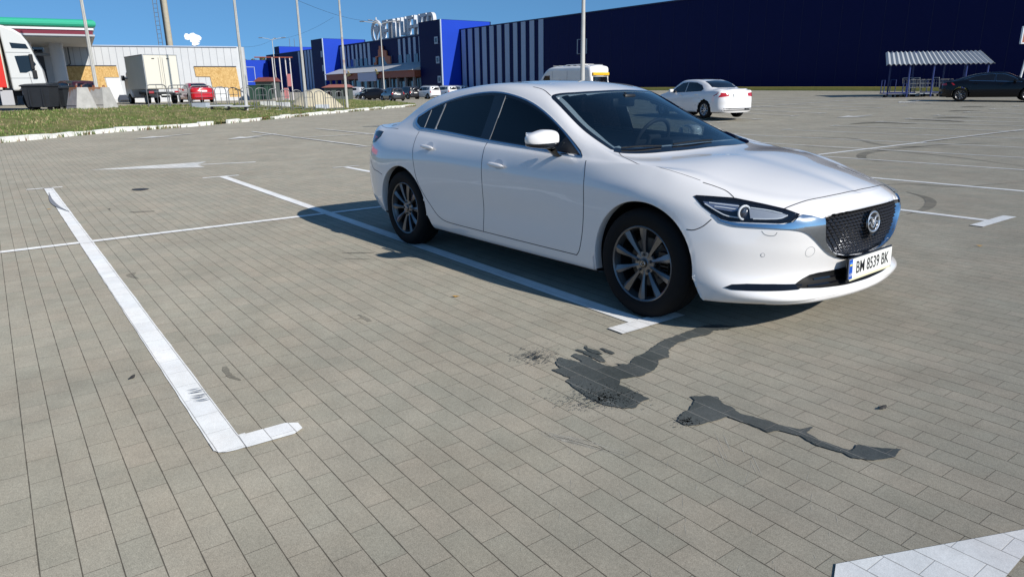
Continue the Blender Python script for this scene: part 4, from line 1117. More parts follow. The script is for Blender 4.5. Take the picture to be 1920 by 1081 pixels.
def make_wheel(parent, loc, side, r=.338, w=.215, spokes=10, rimr=.234, mats=None, badge=True, seed=0.0, simple=False, rimmat=None):
    """side = -1: outer face towards -y"""
    W = bpy.data.objects.new('wheel', None)
    m4 = Matrix.Translation((0, 0, 0))
    s = side
    rm = rimmat or CM['rim']
    # tyre (axis along y); outer face at y = s*w/2
    hw = w/2
    prof = [(rimr-.012, s*(hw-.030)), (rimr-.002, s*(hw-.012)), (rimr+.010, s*(hw-.006)), (rimr+.035, s*hw), (r-.035, s*(hw-.001)), (r-.016, s*(hw-.012)), (r-.004, s*(hw-.030)), (r, s*(hw-.055)),
            (r+.001, 0), (r, -s*(hw-.055)), (r-.004, -s*(hw-.03)), (r-.02, -s*(hw-.008)), (r-.05, -s*hw), (rimr, -s*(hw-.01)), (rimr-.012, -s*(hw-.03))]
    n = 36 if simple else 96
    ty = MB().lathe(prof, n)
    if not simple:       # circumferential tread grooves
        for yy in (-.045, -.015, .015, .045): ty.lathe([(r+.0012, yy-.003), (r-.006, yy-.002), (r-.006, yy+.002), (r+.0012, yy+.003)], n)
    tyre = ty.build('tyre', CM['rubber'])
    # barrel and lip
    yo = s*(hw-.022)
    rb = MB().lathe([(rimr-.006, yo+s*.004), (rimr+.002, yo+s*.010), (rimr-.004, yo+s*.014), (rimr-.012, yo+s*.008), (rimr-.016, yo-s*.012), (rimr-.024, yo-s*.03), (rimr-.03, -s*(hw-.02))], n)
    rim = bpy.data.objects.new('rim', None)
    rb = rb.build('rim', rm)
    dk = MB().lathe([(rimr-.028, yo-s*.034), (rimr-.036, -s*.06), (.0, -s*.062)], 32 if simple else 48).build('rim_pocket', CM['rimdark'])
    sp = MB()
    for k in range(spokes):
        a = 2*math.pi*(k+.45)/spokes+seed
        ca, sa = math.cos(a), math.sin(a)
        def P(rad, tan, y): return Vector((ca*rad-sa*tan, y, sa*rad+ca*tan))
        # stations: radius, half width, face y, ridge offset
        stn = [(.030, .014, yo-s*.020, 0), (.065, .010, yo-s*.018, .003), (.10, .011, yo-s*.012, .006), (.14, .016, yo-s*.006, .008), (.185, .023, yo-s*.001, .008), (rimr-.012, .027, yo+s*.002, .006)]
        V = []; Fc = []
        for (rad, hwid, y, rg) in stn:
            off = .5*hwid*(1 if k % 2 else -1)*.5
            V += [P(rad, -hwid, y-s*.003), P(rad, off, y+s*rg), P(rad, hwid, y-s*.003), P(rad, hwid*.8, y-s*.03), P(rad, -hwid*.8, y-s*.03)]
        for i in range(len(stn)-1):
            for j in range(5):
                a0 = i*5+j; b0 = i*5+(j+1) % 5; Fc.append((a0, b0, b0+5, a0+5))
        sp.add(V, Fc)
    sp.lathe([(.0, yo-s*.014), (.03, yo-s*.014), (.036, yo-s*.018), (.072, yo-s*.022), (.076, yo-s*.03), (.07, yo-s*.05)], 40)
    spo = sp.build('spokes', rm, sharp=25)
    cap = MB().lathe([(0, yo-s*.008), (.022, yo-s*.008), (.027, yo-s*.010), (.029, yo-s*.016)], 32).build('hub_cap', CM['gloss'])
    objs = [(tyre, None), (rb, None), (dk, rb), (spo, rb), (cap, None)]
    for k in range(5):
        a = 2*math.pi*k/5+seed+.3
        nu = MB().lathe([(0, yo-s*.006), (.007, yo-s*.006), (.009, yo-s*.010), (.009, yo-s*.024)], 10, Matrix.Translation((.054*math.cos(a), 0, .054*math.sin(a)))).build('wheel_nut', CM['steel'])
        if simple: bpy.data.objects.remove(nu)
        else: objs.append((nu, None))
    if not simple:
        disc = MB().lathe([(.06, yo-s*.075), (.150, yo-s*.075), (.150, yo-s*.095), (.06, yo-s*.095)], 48).build('brake_disc', CM['steel']); objs.append((disc, None))
        cal = MB()
        for a in np.linspace(-.5, .5, 7): cal.box((.135*math.cos(a), yo-s*.06, .135*math.sin(a)), (.06, .03, .035))
        cl = cal.build('brake_caliper', CM['blacktrim']); objs.append((cl, None))
        if badge:
            bd = MB(); T = Matrix.Translation((0, yo-s*.0065, 0))
            ring = [Vector((.0165*math.cos(t), 0, .0150*math.sin(t))) for t in np.linspace(0, 2*math.pi, 25)]
            bd.tube([T @ p for p in ring], .0014, 6, cap=False)
            wing = [(-.0145, .006), (-.008, .007), (0, -.001), (.008, .007), (.0145, .006)]
            bd.tube([T @ Vector((x, 0, z)) for x, z in wing], .0015, 6)
            objs.append((bd.build('hub_badge', CM['chrome']), cap))
    W.name = 'wheel'; COL.objects.link(W); W.location = loc; W.parent = parent
    bpy.data.objects.remove(rim)
    for o, p in objs:
        o.parent = p if p is not None else W
    return W
# ---------------------------------------------------------------- the white sedan
def make_main_car():
    root = empty('parked_car', 'large glossy white sedan with dark wheels and plate BM 8539 BK, nearest the camera', 'car')
    Dn = dense_net(build_net(ST, CEN, UP), 22, 9)
    V0, F0 = net_mesh(Dn); bv = bvh_of(V0, F0)
    cen = Vector((-1.4, 0, .7))
    def ob(px, py):
        d = Vector(px_ray(px, py)).normalized(); h = bv.ray_cast(Vector(CAM), d, 30)
        if h[0] is None:
            # graze: nearest skin point to the ray at the usual distance
            q = bv.find_nearest(Vector(CAM)+d*5.2); return q[0].copy()
        return h[0].copy()
    mir = lambda P: [Vector((p[0], -p[1], p[2])) for p in P]
    # ---- glass outlines (x,z) of the side windows
    dlo_low = [(-2.66, 1.052), (-2.3, 1.040), (-1.65, 1.001), (-1.1, .974), (-.575, .949)]
    dlo_top = [(-.90, 1.11), (-1.19, 1.229), (-1.43, 1.295), (-1.70, 1.332), (-1.97, 1.326), (-2.30, 1.285), (-2.59, 1.217), (-2.79, 1.140)]
    low = catmull(dlo_low, 8); top = catmull([(-.575, .949)]+dlo_top, 8); tip = catmull([(-2.79, 1.14), (-2.77, 1.095), (-2.66, 1.052)], 6)
    DLO = [tuple(p) for p in low[:-1]]+[tuple(p) for p in top[:-1]]+[tuple(p) for p in tip[:-1]]
    cx = -1.6; cz = 1.14
    shr = [(cx+(x-cx)*.985, cz+(z-cz)*.94) for x, z in DLO]
    # windscreen outline in plan (x,y), right half from bottom centre
    wsb = [(-.20, 0), (-.22, -.25), (-.29, -.50), (-.385, -.665), (-.43, -.705)]
    wss = [(-.43, -.705), (-.70, -.660), (-.95, -.615), (-1.13, -.578)]
    wst = [(-1.13, -.578), (-1.158, -.562), (-1.150, -.52), (-1.09, -.38), (-1.04, -.2), (-1.025, 0)]
    half = [tuple(p) for p in catmull(wsb, 6)[:-1]]+[tuple(p) for p in catmull(wss, 6)[:-1]]+[tuple(p) for p in catmull(wst, 6)[:-1]]
    WS = half+[(-1.025, 0)]+[(x, -y) for x, y in half[1:]][::-1]
    wsh = [(-.66+(x+.66)*.93, y*.955) for x, y in WS]
    rgh = [(-3.18, 0), (-3.17, -.35), (-3.10, -.55), (-2.75, -.545), (-2.42, -.50), (-2.36, -.3), (-2.34, 0)]
    RG = rgh+[(x, -y) for x, y in rgh[1:-1]][::-1]
    rsh = [(-2.76+(x+2.76)*.93, y*.95) for x, y in RG]
    # grille outline, right half
    gh = [(.92, 0, .700), (.905, -.25, .700), (.892, -.37, .697), (.883, -.445, .682), (.886, -.442, .62), (.892, -.425, .555), (.905, -.355, .485), (.922, -.22, .447), (.93, 0, .432)]
    GR = [Vector(p) for p in gh]+[Vector((p[0], -p[1], p[2])) for p in gh[1:-1]][::-1]
    gyz = [(p.y, p.z) for p in GR]; gsh = [(y*.95, .565+(z-.565)*.88) for y, z in gyz]
    holes = [lambda v: abs(v[1]) > .55 and -2.9 < v[0] < -.4 and v[2] > .93 and inpoly(v[0], v[2], shr),
             lambda v: v[2] > .93 and inpoly(v[0], v[1], wsh),
             lambda v: v[2] > .95 and inpoly(v[0], v[1], rsh)]
    V, F = cut_body(V0, F0, [(0, .338, .388, .55), (-2.83, .338, .388, .55)], holes, gyz)
    body = mesh('body', V, F, CM['white'], root, True)
    # ---- arch lips and liners
    for ax in (0, -2.83):
        for s in (-1, 1):
            lipm = MB(); pts = []
            for t in np.linspace(-.24, math.pi+.24, 60):
                x = ax+.388*math.cos(t); z = .338+.388*math.sin(t)
                if t < 0: x = ax+.388+(-t*.46)*(.40 if ax > -1 else .62); z = .338-(-t)*.46
                if t > math.pi: x = ax-.388; z = .338-(t-math.pi)*(.44 if ax > -1 else .30)
                h = bv.ray_cast(Vector((x+(.004 if x > ax else -.004), s*1.3, z+.004)), Vector((0, -s, 0)), 1)
                pts.append((x, h[0].y if h[0] else s*.88, z))
            Vv = []; Ff = []
            for i, (x, y, z) in enumerate(pts):
                nx, nz = x-ax, z-.338; L = math.hypot(nx, nz); nx /= L; nz /= L
                Vv += [(x+nx*.004, y, z+nz*.004), (x-nx*.003, y-s*.002, z-nz*.003), (x-nx*.004, y-s*.02, z-nz*.004), (x-nx*.002, y-s*.06, z)]
            for i in range(len(pts)-1):
                for j in range(3): Ff.append((i*4+j, i*4+j+1, (i+1)*4+j+1, (i+1)*4+j))
            lipm.add(Vv, Ff, True).build('arch_lip', CM['white'], root)
            ln = MB(); Vv = []; Ff = []
            for i, (x, y, z) in enumerate(pts):
                nx, nz = x-ax, z-.338; L = math.hypot(nx, nz); nx /= L; nz /= L
                Vv += [(x-nx*.001, y-s*.03, z-nz*.001), (x+nx*.02, y-s*.08, z+nz*.02), (x+nx*.02, s*.42, z+nz*.02)]
            for i in range(len(pts)-1):
                for j in range(2): Ff.append((i*3+j, i*3+j+1, (i+1)*3+j+1, (i+1)*3+j))
            ln.add(Vv, Ff, True)
            c = len(pts)//2
            Vi = [(ax, s*.42, .338)]+[(x, s*.42, z) for x, y, z in pts]
            ln.add(Vi, [(0, i, i+1) for i in range(1, len(pts))])
            ln.build('arch_liner', CM['liner'], root)
    ub = MB(); ub.box((-1.43, 0, .215), (3.7, 1.2, .02)).box((-1.42, 0, .22), (2.0, 1.66, .05)); ub.box((-1.43, 0, .30), (1.9, .8, .2))
    for ax in (0, -2.83): ub.tube([(ax, -.8, .30), (ax, .8, .30)], .035)
    ub.build('underbody', CM['liner'], root)
    # ---- side glass
    def side_pts(poly, s=-1):
        P = []
        for x, z in poly:
            h = bv.ray_cast(Vector((x, s*1.4, z)), Vector((0, -s, 0)), 2); P.append(h[0] if h[0] else Vector((x, s*.7, z)))
        return P
    def clipx(poly, x0, x1):
        def cl(P, f, xc):
            out = []
            for i in range(len(P)):
                a, b = P[i], P[(i+1) % len(P)]; ia, ib = f(a[0]), f(b[0])
                if ia: out.append(a)
                if ia != ib:
                    t = (xc-a[0])/(b[0]-a[0]); out.append((xc, a[1]+(b[1]-a[1])*t))
            return out
        P = cl(poly, lambda x: x >= x0, x0); return cl(P, lambda x: x <= x1, x1)
    for s in (-1, 1):
        D = (0, -s, 0)
        fw = CM['sideglass'] if s < 0 else CM['clearglass']
        patch('front_window', side_pts(clipx(DLO, -1.60, 0), s), D, bv, .001, fw, root, .05, start=.6)
        patch('door_pillar', side_pts(clipx(DLO, -1.735, -1.603), s), D, bv, .003, CM['gloss'], root, .04, start=.6)
        patch('rear_window', side_pts(clipx(DLO, -2.40, -1.738), s), D, bv, .001, CM['sideglass'], root, .05, start=.6)
        patch('quarter_window', side_pts(clipx(DLO, -2.9, -2.425), s), D, bv, .001, CM['sideglass'], root, .04, start=.6)
        st = MB(); loop = [Vector(p) for p in side_pts(DLO, s)]; loop.append(loop[0]); loop.append(loop[1])
        # black weather strip inside, bright moulding outside
        strip(st, loop, .020, .0035, bv); st.build('window_seal', CM['gloss'], root)
        ch = MB(); ex = [(cx+(x-cx)*1.008, cz+(z-cz)*1.06+.003) for x, z in DLO]
        up = [p for p in ex if p[1] > cz-.10 or p[0] < -2.4]
        L = [Vector(p) for p in side_pts(ex, s)]; L += [L[0], L[1]]
        strip(ch, L, [.012+.012*smooth(-2.45, -2.8, p.x) for p in L], .006, bv); ch.build('window_moulding', CM['chrome'], root)
        for (xa, za, xb, zb, w) in ((-2.40, 1.262, -2.425, 1.045, .014), (-2.60, 1.205, -2.605, 1.058, .006), (-1.60, 1.32, -1.612, 1.0, .006)):  # last strip paints the bright edge glint of the door pillar in grey
            dv = MB(); strip(dv, side_pts([(xa+(xb-xa)*k/6, za+(zb-za)*k/6) for k in range(7)], s), w, .005, bv); dv.build('divider_and_pillar_glint', CM['grey'], root)
        # door mirror sail
        patch('mirror_sail', side_pts([(-.60, .953), (-.86, .966), (-.80, 1.062)], s), D, bv, .004, CM['blacktrim'], root, .04, start=.6)
    # ---- windscreen and rear window
    def plan_pts(poly):
        P = []
        for x, y in poly:
            h = bv.ray_cast(Vector((x, y, 2.2)), Vector((0, 0, -1)), 3); P.append(h[0])
        return P
    wsp = plan_pts(WS); patch('windscreen', wsp, (-.35, 0, -1), bv, .001, CM['windshield'], root, .06)
    fr = MB(); w2 = [Vector(p) for p in wsp]; strip(fr, w2+[w2[0], w2[1]], .030, .0025, bv)
    low3 = [p for p in w2 if p.x > -.45]
    low3 = sorted(low3, key=lambda p: p.y); strip(fr, [p+Vector((.015, 0, 0)) for p in low3], .075, .003, bv)
    fr.build('windscreen_seal', CM['gloss'], root)
    rgp = plan_pts(RG); patch('rear_screen', rgp, (.35, 0, -1), bv, .001, CM['sideglass'], root, .06)
    fr = MB(); strip(fr, rgp+[rgp[0], rgp[1]], .03, .0025, bv); fr.build('rear_screen_seal', CM['gloss'], root)
    # ---- panel gaps
    def gput(P, w): g_ = MB(); strip(g_, P, w, .0007, bv); g_.build('panel_gap', CM['gap'], root)
    def seam(px, s2=True, w=.0055, sm=6):
        P = [ob(*p) for p in px]; P = [Vector(p) for p in catmull(P, sm)]
        gput(P, w)
        if s2: gput(mir(P), w)
    def seam3(P, s2=True, w=.0055, sm=6):
        P = [Vector(p) for p in catmull(P, sm)]; gput(P, w)
        if s2: gput(mir(P), w)
    # front door front edge, door split, rear door rear edge with its curve round the arch
    seam3([(-.515, -.87, .935), (-.497, -.90, .86), (-.487, -.905, .66), (-.50, -.90, .48), (-.535, -.892, .33), (-.56, -.89, .298)])
    seam3([(-1.625, -.84, .995), (-1.60, -.90, .86), (-1.592, -.905, .66), (-1.60, -.89, .45), (-1.615, -.888, .30)])
    seam3([(-2.66, -.80, 1.03), (-2.63, -.88, .93), (-2.595, -.91, .80), (-2.545, -.915, .63), (-2.45, -.905, .50), (-2.36, -.90, .42), (-2.26, -.893, .345), (-2.16, -.89, .312), (-2.0, -.89, .303)])
    seam3([(-2.0, -.89, .303), (-1.6, -.888, .300), (-1.0, -.888, .297), (-.56, -.89, .297)])
    # bonnet: side shut line from the screen corner to the lamp, front edge across the nose
    seam([(1158, 283), (1172, 296), (1195, 307)]); seam([(1318, 342), (1340, 349), (1362, 358), (1376, 370)])
    seam3([(-.136, -.797, .925), (.08, -.785, .905), (.30, -.755, .86)], w=.003)
    nose = [ob(1471, 391), ob(1488, 384), ob(1510, 376.5), ob(1543, 369.5), ob(1575, 363), ob(1605, 357.2), ob(1630, 352)]
    cut = [p for p in nose if p.y < -.03]; nxt = [p for p in nose if p.y >= -.03]
    if nxt: a_, b_ = cut[-1], nxt[0]; k_ = (0-a_.y)/(b_.y-a_.y); cut.append(a_+(b_-a_)*k_)
    else: cut.append(Vector((cut[-1].x+.004, 0, cut[-1].z)))
    nn = [Vector(p) for p in catmull(cut, 6)]
    gput(nn+mir(nn[:-1])[::-1], .006)
    # bumper to wing
    seam([(1287, 430), (1300, 431), (1318, 424), (1334, 411)]); 
    seam3([(-3.16, -.905, .62), (-3.24, -.90, .64), (-3.36, -.895, .66), (-3.44, -.87, .73)])
    seam3([(-3.05, -.77, 1.02), (-3.35, -.745, 1.045), (-3.60, -.66, 1.055)], w=.004)
    # roof seam above the doors (black joint line ahead of the screen corner)
    seam([(1000, 163), (1018, 168), (1033, 180)], w=.007)
    # filler flap on the right rear wing, tow cover, washer cover, parking sensors
    def ring(name, c, r1, w=.002, n=28, sq=1.0):
        det = MB()
        q, nrm, _, _ = bv.find_nearest(Vector(c)); nrm = nrm if nrm.dot(q-cen) > 0 else -nrm
        a = nrm.cross(Vector((0, 0, 1))).normalized(); b = a.cross(nrm)
        P = [q+a*r1*math.cos(t)+b*r1*sq*math.sin(t) for t in np.linspace(0, 2*math.pi, n)]
        strip(det, P+[P[1]], w, .0006, bv); det.build(name, CM['grey'], root)
    ring('tow_cover', ob(1519, 472), .029); ring('sensor_ring', ob(1430, 478), .011)
    P = [ob(*p) for p in ((1428, 433), (1433, 439), (1443, 442), (1453, 441), (1457, 436))]; det = MB(); strip(det, [Vector(p) for p in catmull(P, 4)], .004, .0007, bv); det.build('washer_cover', CM['grey'], root)

    for p in (ob(1430, 478),):
        for q in (p, Vector((p.x, -p.y, p.z))):
            a, nrm, _, _ = bv.find_nearest(q); nrm = nrm if nrm.dot(a-cen) > 0 else -nrm
            MB().tube([a-nrm*.004, a+nrm*.002], .009, 16).build('parking_sensor', CM['white'], root)
    # ---- headlamps
    LG = M('lamp_white_plastic', (.62, .64, .66), .25, coat=.5)
    hl = [(1300.5, 368), (1306, 366), (1330, 367.5), (1377, 371), (1430, 382), (1471, 391.5), (1500, 402), (1493, 409), (1483, 417), (1462, 419), (1440, 418), (1395, 416.5), (1370, 415.5), (1352, 411), (1335, 401), (1317, 387)]
    HL = [ob(*p) for p in hl]
    inner = [(1316, 376), (1345, 378), (1380, 382), (1425, 391), (1462, 399), (1490, 404), (1480, 413), (1462, 415), (1420, 413.5), (1385, 412), (1358, 407), (1340, 396)]
    ref1 = [(1318, 379), (1350, 381), (1385, 385), (1384, 396), (1374, 398), (1345, 393), (1330, 389)]
    ref2 = [(1404, 389), (1430, 393), (1462, 400), (1474, 404), (1462, 411), (1430, 411), (1407, 410)]
    silv = [ob(*p) for p in inner]
    for s in (1, -1):
        f = (lambda P: P) if s == 1 else mir
        hlamp = patch('headlight', f(HL), (-.75, .62*s, -.12), bv, .0035, CM['gloss'], root, .03)
        r1 = [ob(*p) for p in ref1]; r2 = [ob(*p) for p in ref2]
        patch('lamp_reflector', f(r1), (-.75, .62*s, -.12), bv, .009, M('blue_grey_reflector', (.26, .30, .40), .25, metal=.6), hlamp, .03)
        patch('lamp_reflector', f(r2), (-.75, .62*s, -.12), bv, .009, M('lamp_silver', (.50, .51, .53), .32, metal=.45, coat=.6), hlamp, .03)
        c = f([ob(1396, 400)])[0]; q, nrm, _, _ = bv.find_nearest(c); nrm = nrm if nrm.dot(q-cen) > 0 else -nrm
        T = (q+nrm*.012); zx = Vector((1, 0.35*-s, 0)).normalized()
        pr = MB(); ax1 = Vector((0, 0, 1)); ax2 = ax1.cross(zx).normalized()
        Rn = [T+ax1*.037*math.cos(t)+ax2*.037*math.sin(t) for t in np.linspace(0, 2*math.pi, 33)]
        pr.tube(Rn, .0062, 10, cap=False); pr.build('projector_ring', LG, hlamp)
        pl = MB()
        for k in range(6):
            pass
        bm = bmesh.new(); bmesh.ops.create_uvsphere(bm, u_segments=20, v_segments=12, radius=.030)
        me = bpy.data.meshes.new('projector_lens'); bmesh.ops.scale(bm, vec=(.45, 1, 1), verts=bm.verts); bm.to_mesh(me); bm.free()
        lo = link('projector_lens', me, M('projector_glass', (.03, .035, .05), .03, coat=1), hlamp, True); lo.location = T
        # light guide lines
        for line in (((1330, 381), (1352, 384), (1386, 388)), ((1340, 388), (1362, 391), (1382, 394)), ((1408, 391), (1440, 396), (1466, 402)), ((1322, 383), (1345, 397), (1362, 405), (1385, 409)), ((1412, 411), (1440, 411.5), (1464, 410), (1476, 405))):
            lg = MB(); strip(lg, [Vector(p) for p in catmull(f([ob(*p) for p in line]), 5)], .0055, .0125, bv); lg.build('light_guide', LG, hlamp)
        patch('lamp_cover', f([ob(*p) for p in inner]), (-.75, .62*s, -.12), bv, .024, CM['lens'], hlamp, .03)
    # ---- grille, surround, badge
    gpatch = patch('grille', GR, (-1, 0, 0), bv, -.035, CM['gloss'], root, .04)
    lat = MB()
    def gx(y, z):
        h = bv.ray_cast(Vector((2, y, z)), Vector((-1, 0, 0)), 3); return h[0].x
    cell = .036
    row = 0
    z = .447
    while z < .70:
        y = -.46+(cell/2 if row % 2 else 0)
        while y < .46:
            if inpoly(y, z, gyz):
                x = gx(y, z)-.022
                # small raised facet with a dark hollow beside it
                lat.add([(x-.014, y-.0155, z), (x-.012, y, z+.0165), (x-.014, y+.0155, z), (x-.004, y, z-.0145), (x+.010, y, z-.004)],
                        [(0, 4, 1), (1, 4, 2), (2, 4, 3), (3, 4, 0)])
            y += cell
        z += cell*.52; row += 1
    lat.build('grille_mesh', M('grille_black', (.05, .05, .055), .30, metal=.6, coat=.5), gpatch)
    wall = MB(); GL = [Vector(p) for p in catmull(GR, 4, closed=True)]; GL.append(GL[0])
    Vv = []; Ff = []
    for p in GL:
        xx = gx(max(-.46, min(.46, p.y)), p.z); Vv += [(xx+.008, p.y*1.004, .565+(p.z-.565)*1.01), (xx+.001, p.y*.985, .565+(p.z-.565)*.985), (xx-.040, p.y*.925, .565+(p.z-.565)*.90)]
    for i in range(len(GL)-1):
        for j in range(2): Ff.append((i*3+j, i*3+j+1, (i+1)*3+j+1, (i+1)*3+j))
    wo = wall.add(Vv, Ff, True).build('grille_rim', CM['chrome'], gpatch); wo.data.materials.append(CM['gloss'])
    for p_ in wo.data.polygons: p_.material_index = 1 if p_.center.z > .672 else 0
    wing = [(1337, 402), (1352, 412), (1372, 417), (1395, 419), (1440, 420.5), (1470, 420.5), (1486, 417), (1497, 408), (1504, 403.5), (1520, 405.5), (1539, 410)]
    wouter = [(1352, 416), (1375, 423), (1410, 426), (1460, 428.5), (1495, 431), (1512, 436), (1528, 449), (1541, 464), (1556, 476), (1578, 483)]
    inn = [Vector(p) for p in gh[3:-1]]
    W1 = [ob(*p) for p in wing]; W2 = [ob(*p) for p in wouter]
    bot_out = [Vector((.935, 0, .413))]; bot_in = [Vector((.93, 0, .430))]
    inn_s = [Vector(p) for p in catmull([tuple(p) for p in inn]+[(.93, 0, .432)], 5)]
    W2s = [Vector(p) for p in catmull(W2+[Vector((.935, 0, .410))], 5)]
    poly = W1+inn_s+W2s[::-1]
    for s in (1, -1):
        f = (lambda P: P) if s == 1 else mir
        patch('grille_surround', f(poly), (-.95, .30*s, -.05), bv, .009, CM['chrome'], root, .02)
    bz = MB()   # badge: ring with a winged V, standing on the grille
    bc = Vector((gx(0, .605)+.004, 0, .615))
    mt = Matrix.Translation(bc) @ Matrix.Rotation(R(-6), 4, 'Y')
    bz.tube([mt @ Vector((0, .070*math.cos(t), .056*math.sin(t))) for t in np.linspace(0, 2*math.pi, 41)], .0072, 8, cap=False)
    wg = [(-.066, .016), (-.045, .028), (-.022, .022), (0, -.010), (.022, .022), (.045, .028), (.066, .016)]
    bz.tube([mt @ Vector((.002, y, z)) for y, z in catmull(wg, 5)], .0062, 8)
    wg = [(-.060, -.012), (-.036, .000), (-.016, -.022), (0, -.032), (.016, -.022), (.036, .000), (.060, -.012)]
    bz.tube([mt @ Vector((0, y, z)) for y, z in catmull(wg, 5)], .004, 8)
    bz.build('badge', M('badge_silver', (.68, .68, .69), .26, metal=.85), root)
    bb = MB().lathe([(0, 0), (.075, 0), (.078, -.008)], 40, mt @ Matrix.Rotation(R(90), 4, 'Z') @ Matrix.Translation((0, .0, 0))); 
    bb.build('badge_plinth', CM['gloss'], root)
    # ---- lower intake, side slots
    ih = [(.93, 0, .372), (.915, -.24, .370), (.89, -.40, .368), (.872, -.455, .362), (.86, -.50, .345), (.855, -.56, .320), (.865, -.56, .302), (.90, -.42, .290), (.93, -.22, .280), (.945, 0, .276)]
    I = [Vector(p) for p in ih]+[Vector((p[0], -p[1], p[2])) for p in ih[1:-1]][::-1]
    itk = patch('lower_intake', I, (-1, 0, 0), bv, .003, M('intake_black', (.003, .003, .0035), .5, spec=.2), root, .03)
    for zz, yw in ((.305, .50), (.335, .44)):
        sb = MB(); strip(sb, [Vector((gx(y, zz), y, zz)) for y in np.linspace(-yw, yw, 25)], .010, .009, bv); sb.build('intake_slat', CM['gloss'], itk)
    sl = [(1357, 538.5), (1372, 533), (1400, 532), (1450, 532.5), (1500, 532), (1508, 535), (1497, 543), (1460, 545.5), (1400, 545), (1372, 543)]
    S = [ob(*p) for p in sl]
    patch('bumper_slot', S, (-.7, .7, 0), bv, .003, CM['gloss'], root, .02); patch('bumper_slot', mir(S), (-.7, -.7, 0), bv, .003, CM['gloss'], root, .02)
    # chin shelf above the lip: a folded blade that catches the light
    bl = MB(); LP = [(.60, -.835, .262), (.70, -.755, .252), (.80, -.66, .247), (.885, -.50, .243), (.925, -.33, .241), (.95, -.15, .240), (.957, 0, .240)]
    LP = [Vector(p) for p in catmull(LP, 6)]; LP = LP+mir(LP[:-1])[::-1]
    Vv = []; Ff = []
    for p in LP:
        n = Vector((p.x+.2, p.y*1.15, 0)).normalized(); k = smooth(.60, .80, p.x)
        Vv += [p-n*.035+Vector((0, 0, .034)), p+n*(.020*k-.012)+Vector((0, 0, .012)), p+n*(.026*k-.012), p+n*(.014*k-.012)-Vector((0, 0, .022)), p-n*.04-Vector((0, 0, .04))]
    for i in range(len(LP)-1):
        for j in range(4): Ff.append((i*5+j, i*5+j+1, (i+1)*5+j+1, (i+1)*5+j))
    bl.add(Vv, Ff, True).build('front_lip', CM['white'], root, sharp=60)
    # ---- number plate
    px0 = .962; pm = Matrix.Translation((px0, 0, .376)) @ Matrix.Rotation(R(-3), 4, 'Y') @ Matrix(((0, 0, 1, 0), (1, 0, 0, 0), (0, 1, 0, 0), (0, 0, 0, 1)))
    # local plate frame: x right (towards +y), y up, z out
    pl = MB().box((0, 0, -.006), (.536, .134, .010), M4=pm, bev=.003).build('number_plate', CM['gloss'], root)
    MB().box((0, .002, .001), (.520, .112, .003), M4=pm).build('plate_face', CM['plate'], pl)
    MB().box((-.240, .002, .0032), (.038, .111, .001), M4=pm).build('plate_band', CM['blue'], pl)
    MB().box((-.240, .026, .0042), (.026, .010, .001), M4=pm).build('flag_yellow', CM['yellow'], pl)
    MB().box((-.240, .036, .0042), (.026, .010, .001), M4=pm).build('flag_blue', M('flag_blue', (.05, .22, .75), .4), pl)
    MB().box((0, -.060, .001), (.500, .010, .004), M4=pm).build('plate_rail', M('cream_rail', (.70, .66, .45), .5), pl)
    text_mesh('plate_country', 'UA', .026, .0006, CM['plate'], pl, pm @ Matrix.Translation((-.240, -.030, .0042)))
    text_mesh('plate_characters', 'BM 8539 BK', .098, .0006, CM['ink'], pl, pm @ Matrix.Translation((.020, -.001, .0032)), bold=.0006, xscale=.80)
    # ---- door handles
    for (x, z) in ((-1.405, .835), (-2.385, .912)):
        for s in (-1, 1):
            h = bv.ray_cast(Vector((x, s*1.4, z)), Vector((0, -s, 0)), 2)[0]
            bm = bmesh.new(); bmesh.ops.create_uvsphere(bm, u_segments=24, v_segments=12, radius=1)
            for v in bm.verts:
                c = v.co; e = .62
                c.x = math.copysign(abs(c.x)**e, c.x); 
                v.co = Vector((c.x*.098, c.y*.016-s*.0*abs(c.x), c.z*.0165-c.x*.006))
            me = bpy.data.meshes.new('door_handle'); bm.to_mesh(me); bm.free()
            hd = link('door_handle', me, CM['white'], root, True); hd.location = (h.x, h.y+s*.022, h.z)
            cup = MB(); 
            pc = [Vector((h.x+.012+.055*math.cos(t), h.y, h.z+.004+.036*math.sin(t))) for t in np.linspace(0, 2*math.pi, 24)[:-1]]
            patch('handle_recess', pc, (0, -s, 0), bv, .0008, M('handle_shadow_paint', (.55, .56, .58), .3, coat=1), hd, .03, start=.6).matrix_parent_inverse = Matrix.Translation((-hd.location.x, -hd.location.y, -hd.location.z))
    # ---- door mirrors
    for s in (-1, 1):
        c = Vector((-.842, s*.955, 1.047))
        bm = bmesh.new(); bmesh.ops.create_cube(bm, size=2); bmesh.ops.subdivide_edges(bm, edges=bm.edges[:], cuts=9, use_grid_fill=True)
        for v in bm.verts:
            p = v.co.copy(); m_ = max(abs(p.x), abs(p.y), abs(p.z)); q = p.normalized(); k = 3.2
            n_ = (abs(q.x)**k+abs(q.y)**k+abs(q.z)**k)**(1/k); q = q/n_
            u = q.y*s                     # +1 outer end, -1 inner end
            hz = .064*(1-.30*max(0, u))*(1-.12*max(0, -u)); up = 1.0
            zc = q.z*hz
            if q.z > 0: zc *= 1+.16*(-u)*(1-abs(u)*.3)
            if q.z < 0: zc *= .86
            # front face is domed, the rear face (the glass side) is flat
            xx = q.x*.068 if q.x > 0 else q.x*.048
            if q.x > 0: xx *= (1-.38*max(0, u)**2)
            v.co = Vector((xx-.022*u, s*u*.112, zc))
        me = bpy.data.meshes.new('mirror_housing'); bm.to_mesh(me); bm.free()
        wm = bpy.data.objects.new('wing_mirror', None); COL.objects.link(wm); wm.parent = root; wm.location = c
        if s > 0: wm.location = (-1.06, .90, 1.0); wm.rotation_euler = (0, 0, R(62))     # folded in
